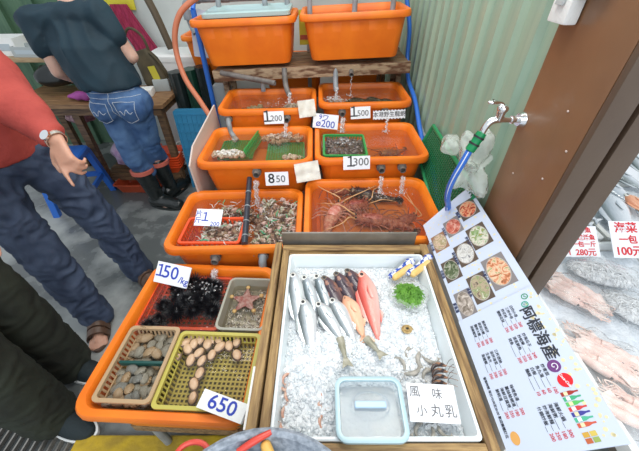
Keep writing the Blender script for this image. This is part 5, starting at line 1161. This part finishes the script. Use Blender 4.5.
def torso_rings(b, P):
    rings = []
    for c, rx, ry, yaw in P:
        ca, sa = math.cos(yaw), math.sin(yaw); rings.append([Vector((c[0]+rx*math.cos(2*PI*k/20)*ca-ry*math.sin(2*PI*k/20)*sa, c[1]+rx*math.cos(2*PI*k/20)*sa+ry*math.sin(2*PI*k/20)*ca, c[2])) for k in range(20)])
    b.loft(rings)
def head(b, c, yaw, pitch, s=1.0):
    """skull, jaw, nose, ears, brow; face towards local -Y"""
    M = Matrix.Translation(c) @ Matrix.Rotation(yaw, 4, 'Z') @ Matrix.Rotation(pitch, 4, 'X')
    h = MB(); h.ell((0, .01, .02), (.075*s, .095*s, .100*s), 24, 16); h.ell((0, -.025, -.035), (.058*s, .062*s, .075*s), 20, 12); h.ell((0, -.05, -.085), (.028*s, .025*s, .022*s))
    h.capsule((0, -.088*s, .012), (0, -.108*s, -.022), .008, .0125, 10); h.ell((0, -.083, -.052), (.024, .010, .007)); h.ell((0, -.082, -.062), (.021, .010, .006))
    for s_ in (-1, 1): h.ell((s_*.076, .008, -.005), (.010, .019, .030), rot=(0, 0, s_*.3)); h.ell((s_*.032, -.078, .030), (.022, .010, .007)); h.ell((s_*.040, -.066, -.02), (.02, .015, .018))
    h.xf(M); b._add(h.bm, Matrix()); return M
def face(M, t, hairm, hair='short'):
    for s in (-1, 1):
        b = MB(); b.ell((s*.031, -.0755, .012), (.0125, .010, .0075), 14, 8); b.xf(M); e = b.build('eye', WHITE, t, world=True)
        b = MB(); b.ell((s*.031, -.0835, .012), (.0055, .0035, .0055), 10, 6); b.xf(M); b.xf(Matrix.Translation(-t.location)); b.build('iris', BLACK, e)
        b = MB(); b.tube([(s*.016, -.088, .031), (s*.032, -.088, .036), (s*.047, -.076, .031)], .0032, 6, smooth=3); b.xf(M); b.build('eyebrow', hairm, t, world=True)
    b = MB(); b.ell((0, -.0905, -.056), (.022, .006, .0065), 14, 8); b.xf(M); b.build('mouth', mat('lips', (.45, .16, .13), .4), t, world=True)
    b = MB(); b.ell((0, .022, .038), (.085, .100, .103), 28, 18)
    for v in b.bm.verts:
        v.co += v.co.normalized()*.005*noise.noise(v.co*35)
        if v.co.y < -.035 and v.co.z < .075: v.co.y = -.035-(v.co.y+.035)*.1
        if v.co.z < -.02: v.co.z = -.02+(v.co.z+.02)*.5; v.co.x *= .92
    if hair == 'long': b.ell((0, .085, -.05), (.065, .03, .12), 16, 12)
    b.xf(M); b.build('hair', hairm, t, world=True)
SKIN = mat('skin', (.60, .34, .24), .5, col2=(.54, .28, .19), vs=14, bump=.1, bs=60, sss=.12)
SKIN2 = mat('pale_skin', (.62, .40, .31), .5, col2=(.56, .33, .25), vs=14, bump=.05, bs=60, sss=.12)
HAIR = mat('black_hair', (.012, .010, .010), .4, bump=.5, bs=120); HAIRG = mat('greying_hair', (.10, .10, .10), .5, bump=.5, bs=120)
def denim(name, c1, c2):
    return mat(name, c1, .75, col2=c2, vs=9, bump=.35, bs=220, thr=(.35, .7), detail=8)
def limb(b, P, R):
    for p, q, r0, r1 in zip(P, P[1:], R, R[1:]): b.capsule(p, q, r0, r1, 16)
def foot(b, ankle, yaw, L=.24, w=.045):
    d = Vector((math.cos(yaw), math.sin(yaw), 0)); a = Vector((ankle[0], ankle[1], 0))
    b.capsule(a-d*.04+Vector((0, 0, .045)), a+d*.07+Vector((0, 0, .045)), .036, .034, 12); b.capsule(a+d*.05+Vector((0, 0, .035)), a+d*(L-.10)+Vector((0, 0, .024)), .034, .022, 12)
    n = Vector((-d.y, d.x, 0))
    for k in range(-2, 3): b.capsule(a+d*(L-.11)+n*k*.015+Vector((0, 0, .022)), a+d*(L-.055-abs(k+.6)*.008)+n*k*.018+Vector((0, 0, .016)), .014, .0105 if k < 2 else .013, 9)

def person(spec):
    t = thing('person', spec['label'], 'person', spec['base']); S = spec
    b = MB(); pel, hipR, hipL, kR, kL, aR, aL = [Vector(S[k]) for k in ('pelvis', 'hipR', 'hipL', 'kneeR', 'kneeL', 'ankR', 'ankL')]
    ch, nk, sR, sL, eR, eL, wR, wL = [Vector(S[k]) for k in ('chest', 'neck', 'shR', 'shL', 'elR', 'elL', 'wrR', 'wrL')]
    limb(b, [hipR, kR, aR], [.085, .055, .038]); limb(b, [hipL, kL, aL], [.085, .055, .038]); b.capsule(hipR, hipL, .095, .095)
    ax = (sR-sL); yaw = math.atan2(ax.y, ax.x)
    torso_rings(b, [(pel-Vector((0,0,.06)), .13, .09, yaw), (pel, .155, .105, yaw), (pel.lerp(ch, .45), .135, .095, yaw), (ch, .155, .105, yaw), (ch.lerp(nk, .45), .15, .095, yaw), (ch.lerp(nk, .8), .07, .06, yaw)])
    b.capsule(sR, sL, .055, .055); b.capsule(ch.lerp(nk, .6), nk+(Vector(S['head'])-nk)*.5, .058, .054)
    limb(b, [sR, eR, wR], [.052, .040, .027]); limb(b, [sL, eL, wL], [.052, .040, .027])
    hand(b, *S['handR']); hand(b, *S['handL'])
    for a, y in ((aR, S['footR']), (aL, S['footL'])): foot(b, a, y, S.get('flen', .24))
    M = head(b, Vector(S['head']), S['hyaw'], S['hpitch']); remesh(b, 'body', .0062, S['skin'], t, smooth_it=3)
    face(M, t, S['hair'], S.get('hairstyle', 'short'))
    # trousers
    b = MB(); rt = S['rt']; limb(b, [hipR, hipR.lerp(kR, .5), kR, aR+Vector((0, 0, S['hem']))], rt); limb(b, [hipL, hipL.lerp(kL, .5), kL, aL+Vector((0, 0, S['hem']))], rt)
    b.capsule(hipR, hipL, rt[0]+.012, rt[0]+.012)
    for h_ in (hipR, hipL): b.ell(h_+Vector(S['back'])*.05+Vector((0, 0, -.02)), (.095, .095, .095))
    torso_rings(b, [(pel-Vector((0,0,.07)), .15, .11, yaw), (pel, .168, .122, yaw), (pel.lerp(ch, .28), .150, .112, yaw)])
    tr = remesh(b, S.get('tname', 'jeans'), .010, S['tm'], t, fold=S.get('tf', .006), fscale=11, smooth_it=3, stretch=(1, 1, 1.5))
    # shirt
    b = MB(); rs = S['rs']; q0 = pel.lerp(ch, S['shem'])
    torso_rings(b, [(q0, .185*S['sw'], .135*S['sw'], yaw), (pel.lerp(ch, .3), .19*S['sw'], .14*S['sw'], yaw), (pel.lerp(ch, .65), .19*S['sw'], .135*S['sw'], yaw), (ch, .20*S['sw'], .14*S['sw'], yaw), (ch.lerp(nk, .5), .17*S['sw'], .11*S['sw'], yaw), (ch.lerp(nk, .78), .075, .070, yaw)])
    b.capsule(sR, sL, .072, .072)
    for s_, e_, w_ in ((sR, eR, wR), (sL, eL, wL)):
        if S['sleeve'] == 'long': limb(b, [s_, e_, e_.lerp(w_, .45), e_.lerp(w_, .82)], rs)
        else: limb(b, [s_, s_.lerp(e_, .46)], rs[:2])
    sh = remesh(b, S['sname'], .010, S['sm'], t, fold=S.get('sf', .008), fscale=7, smooth_it=3, stretch=(1, 1, .6))
    return t, tr, sh
d2 = Vector((.7, -.7, 0))
JD = denim('dark_denim', (.022, .036, .075), (.07, .10, .17)); JB = denim('blue_denim', (.03, .085, .22), (.10, .20, .38)); KH = mat('black_green_cotton', (.012, .014, .010), .85, col2=(.022, .028, .018), vs=7, bump=.3, bs=30)
M_SW = mat('coral_sweater', (.44, .065, .05), .85, col2=(.36, .048, .038), vs=10, bump=.3, bs=60); M_TS = mat('teal_black_tshirt', (.007, .033, .052), .75, col2=(.005, .022, .036), vs=5, bump=.15, bs=40); M_BK = mat('black_jacket', (.02, .02, .022), .8)
# the visitor in the coral sweater
wL = Vector((-.945, 1.055, 1.105)); hd = Vector((-.86, .945, .985))-wL
t1, j1, s1 = person(dict(label='person in a coral red sweater, dark jeans, wristwatch and brown sandals looking at the tubs', base=(-1.35, 1.2, 0), pelvis=(-1.44, 1.28, .95), hipR=(-1.50, 1.19, .90), hipL=(-1.375, 1.37, .90), kneeR=(-1.375, 1.10, .50), kneeL=(-1.275, 1.40, .50),
    ankR=(-1.262, 1.03, .09), ankL=(-1.175, 1.375, .09), footR=-1.15, footL=-.65, chest=(-1.47, 1.25, 1.22), neck=(-1.42, 1.20, 1.46), shR=(-1.57, 1.08, 1.37), shL=(-1.33, 1.35, 1.35), elR=(-1.50, 1.02, 1.10), elL=(-1.12, 1.175, 1.175), wrR=(-1.36, .92, .95), wrL=tuple(wL),
    handR=((-1.36, .92, .95), (.5, -.3, -.8), (-.4, .6, -.3), 1), handL=(tuple(wL), tuple(hd), (.5, .2, -.9), -1, 1.05, (.12, .75, .9, 1.0), .25), head=(-1.37, 1.15, 1.61), hyaw=.80, hpitch=.45, skin=SKIN, hair=HAIRG, rt=[.112, .098, .088, .075], hem=-.03, tm=JD, tf=.009, back=(-.7, .7, 0),
    rs=[.082, .074, .066, .044], sleeve='long', sw=1.06, shem=-.12, sname='sweater', sm=M_SW, sf=.009))
b = MB(); d = (wL-Vector((-1.12, 1.175, 1.175))).normalized(); c = wL+d*.002; u = d.orthogonal().normalized(); v_ = d.cross(u)
b.loft([[c+d*o+(u*math.cos(k*PI/12)+v_*math.sin(k*PI/12))*r for k in range(24)] for o, r in ((-.009, .0305), (.009, .0305), (.009, .0335), (-.009, .0335))], close=True)
w_ = b.build('wristwatch', mat('steel_watch', (.62, .60, .52), .25, .8), t1, world=True)
b = MB(); q = (Vector((.3, -.9, .5))-d*Vector((.3, -.9, .5)).dot(d)).normalized(); cc = c+q*.034; b.tube([cc, cc+q*.008], .017, 20); b.xf(Matrix.Translation(-t1.location)); b.build('watch_case', CHROME, w_)
M_SAN = mat('brown_leather', (.10, .055, .035), .45, bump=.2, bs=60)
def sandal(t, a, yaw, L=.25):
    f = Matrix.Translation((a[0], a[1], 0)) @ Matrix.Rotation(yaw, 4, 'Z')
    b = MB(); b.loft([[Vector((.065+.135*math.cos(k*PI/12), .048*math.sin(k*PI/12)*(1.0+.15*math.cos(k*PI/12)), z)) for k in range(24)] for z in (0, .02)]); b.xf(f); s = b.build('sandal', M_SAN, t, world=True)
    for x0, x1, h in ((.095, .125, .058), (.055, .085, .070), (-.01, .02, .088)):
        b = MB(); b.loft([[Vector((x, y, z)) for x, y, z in ((x0, .050*math.cos(a_), .014+h*math.sin(a_)), (x1, .050*math.cos(a_), .014+(h-.008)*math.sin(a_)), (x1, .055*math.cos(a_), .014+h*1.07*math.sin(a_)), (x0, .055*math.cos(a_), .014+(h+.01)*1.06*math.sin(a_)))] for a_ in [i*PI/14 for i in range(15)]])
        b.xf(f); b.xf(Matrix.Translation(-t.location)); b.build('strap', M_SAN, s)
sandal(t1, (-1.262, 1.03), -1.15); sandal(t1, (-1.175, 1.375), -.65)
# the visitor in black trousers
t2, j2, s2 = person(dict(label='person in black trousers and dark sneakers at the lower left, nearest the camera', base=(-1.2, .62, 0), pelvis=(-1.26, .62, .95), hipR=(-1.24, .53, .90), hipL=(-1.27, .72, .90), kneeR=(-1.19, .52, .50), kneeL=(-1.245, .745, .50),
    ankR=(-1.185, .525, .08), ankL=(-1.25, .755, .08), footR=-.30, footL=-.22, chest=(-1.27, .62, 1.26), neck=(-1.25, .62, 1.49), shR=(-1.27, .44, 1.40), shL=(-1.27, .80, 1.40), elR=(-1.34, .40, 1.12), elL=(-1.34, .86, 1.12), wrR=(-1.22, .44, .92), wrL=(-1.22, .82, .92),
    handR=((-1.22, .44, .92), (.3, 0, -1), (.2, .9, 0), 1), handL=((-1.22, .82, .92), (.3, 0, -1), (.2, -.9, 0), -1), head=(-1.22, .62, 1.64), hyaw=PI/2, hpitch=.3, skin=SKIN, hair=HAIR, rt=[.118, .112, .104, .098], hem=.0, tname='trousers', tm=KH, tf=.006, back=(-1, 0, 0),
    rs=[.075, .068, .060, .045], sleeve='long', sw=1.0, shem=.0, sname='jacket', sm=M_BK))
M_SN = mat('dark_canvas', (.012, .022, .026), .8, bump=.3, bs=90)
def sneaker(t, a, yaw):
    f = Matrix.Translation((a[0], a[1], 0)) @ Matrix.Rotation(yaw, 4, 'Z'); X = lambda x: .07+x
    b = MB(); R = []
    for z, s, w in ((.018, 1.0, 1.0), (.045, .98, .98), (.065, .84, .85), (.085, .55, .75), (.105, .42, .70)):
        sh = -.06*(1-s)*1.5; R.append([Vector((.065+sh+.145*s*math.cos(k*PI/14), .050*w*math.sin(k*PI/14)*(1+.12*math.cos(k*PI/14)), z)) for k in range(28)])
    b.loft(R); b.xf(f); s_ = b.build('sneaker', M_SN, t, world=True)
    b = MB(); b.loft([[Vector((.065+.153*s*math.cos(k*PI/14), .056*s*math.sin(k*PI/14)*(1+.12*math.cos(k*PI/14)), z)) for k in range(28)] for z, s in ((0, .97), (.004, 1), (.024, 1), (.026, .97))]); b.xf(f); b.xf(Matrix.Translation(-t.location)); b.build('sole', FOAM, s_)
    for i in range(4): b = MB(); x = .045+.024*i; z = .094-.009*i; b.tube([(x, -.022, z-.006), (x, 0, z+.002), (x, .022, z-.006)], .0032, 6, smooth=3); b.xf(f); b.xf(Matrix.Translation(-t.location)); b.build('lace', WHITE, s_)
sneaker(t2, (-1.185, .525), -.30); sneaker(t2, (-1.25, .755), -.22)
# the seller bending over the table
t3, j3, s3 = person(dict(label='person in a dark teal T-shirt, blue jeans and black rubber boots bending over the table', base=(-1.33, 2.25, 0), pelvis=(-1.33, 2.12, .90), hipR=(-1.235, 2.13, .86), hipL=(-1.405, 2.13, .86), kneeR=(-1.30, 2.22, .48), kneeL=(-1.38, 2.10, .46),
    ankR=(-1.31, 2.30, .10), ankL=(-1.36, 2.15, .10), flen=.17, footR=1.2, footL=-.25, chest=(-1.44, 2.17, 1.20), neck=(-1.49, 2.26, 1.42), shR=(-1.31, 2.21, 1.345), shL=(-1.665, 2.16, 1.31), elR=(-1.205, 2.22, 1.115), elL=(-1.645, 2.13, 1.05), wrR=(-1.42, 2.42, 1.0), wrL=(-1.56, 2.40, .86),
    handR=((-1.42, 2.42, 1.0), (-.4, .8, -.5), (-.6, -.3, -.6), -1), handL=((-1.56, 2.40, .86), (.1, .8, -.5), (.6, -.3, -.6), 1), head=(-1.50, 2.38, 1.55), hyaw=PI, hpitch=.7, skin=SKIN2, hair=HAIR, rt=[.092, .084, .074, .067], hem=.23, tm=JB, tf=.004, back=(0, -1, 0),
    rs=[.080, .074], sleeve='short', sw=1.0, shem=.22, sname='tshirt', sm=M_TS, sf=.010))
M_BOOT = mat('black_rubber_boot', (.012, .016, .016), .3, coat=.2)
for a, y, k in (((-1.31, 2.30), 1.2, (-1.30, 2.22)), ((-1.36, 2.15), -.25, (-1.38, 2.10))):
    b = MB(); top_ = Vector((k[0]*.66+a[0]*.34, k[1]*.66+a[1]*.34, .345)); d = Vector((math.cos(y), math.sin(y), 0)); A = Vector((a[0], a[1], 0))
    b.capsule(top_, A+Vector((0, 0, .11)), .070, .056, 18); b.capsule(A-d*.03+Vector((0, 0, .058)), A+d*.10+Vector((0, 0, .052)), .057, .050, 14); b.capsule(A+d*.1+Vector((0, 0, .05)), A+d*.185+Vector((0, 0, .045)), .050, .044, 14)
    bt = remesh(b, 'rubber_boot', .008, M_BOOT, t3, fold=.002, fscale=20)
    b = MB(); b.loft([[A+d*(.055+.150*math.cos(q*PI/12))+Vector((-d.y, d.x, 0))*.054*math.sin(q*PI/12)+Vector((0, 0, z)) for q in range(24)] for z in (0, .022)]); b.xf(Matrix.Translation(-t3.location)); b.build('sole', M_BOOT, bt)
    c = top_+Vector((0, 0, .01)); b = MB(); b.loft([[c+Vector((r*math.cos(q*PI/12), r*math.sin(q*PI/12), z)) for q in range(24)] for r, z in ((.066, -.012), (.082, -.012), (.082, .014), (.066, .016))], close=True); b.build('turned_cuff', mat('red_cuff', (.55, .13, .09), .7), t3, world=True)
# stitched pockets, belt loops: thread laid on the cloth
def on_cloth(obj, pts, origin_off=Vector((0, -.6, 0)), lift=.0015):
    me = obj.data; bv = BVHTree.FromPolygons([v.co+t3.location for v in me.vertices], [p.vertices[:] for p in me.polygons]); out = []
    for p in pts:
        h = bv.ray_cast(Vector(p)+origin_off, Vector((0, 1, 0)))
        if h[0] is not None: out.append(h[0]+h[1]*lift)
    return out
thr = mat('pale_thread', (.55, .60, .66), .7)
def seg(P, n=10):
    out = []
    for p, q in zip(P, P[1:]): out += [Vector(p).lerp(Vector(q), i/n) for i in range(n)]
    return out+[Vector(P[-1])]
for cx, cz in ((-1.415, .845), (-1.245, .85)):
    P = [(cx-.062, 2.1, cz+.055), (cx+.062, 2.1, cz+.050), (cx+.055, 2.1, cz-.06), (cx, 2.1, cz-.085), (cx-.055, 2.1, cz-.06), (cx-.062, 2.1, cz+.055)]
    q = on_cloth(j3, seg(P))
    if len(q) > 5: b = MB(); b.tube(q, .0016, 5); b.build('pocket_stitching', thr, t3, world=True)
    q = on_cloth(j3, [(cx-.045+.09*i/30, 2.1, cz-.005+.018*math.sin(i*.42)*math.sin(i*PI/30)) for i in range(31)])
    if len(q) > 5: b = MB(); b.tube(q, .0016, 5); b.build('pocket_stitching', thr, t3, world=True)
for zz in (.925, .955):
    q = on_cloth(j3, [(-1.50+.35*i/30, 2.1, zz) for i in range(31)])
    if len(q) > 5: b = MB(); b.tube(q, .0013, 5); b.build('waist_stitching', thr, t3, world=True)
q = on_cloth(j3, [(-1.325+.003*math.sin(i), 2.1, .96-.16*i/16) for i in range(17)])
if len(q) > 4: b = MB(); b.tube(q, .0016, 5); b.build('seam_stitching', thr, t3, world=True)
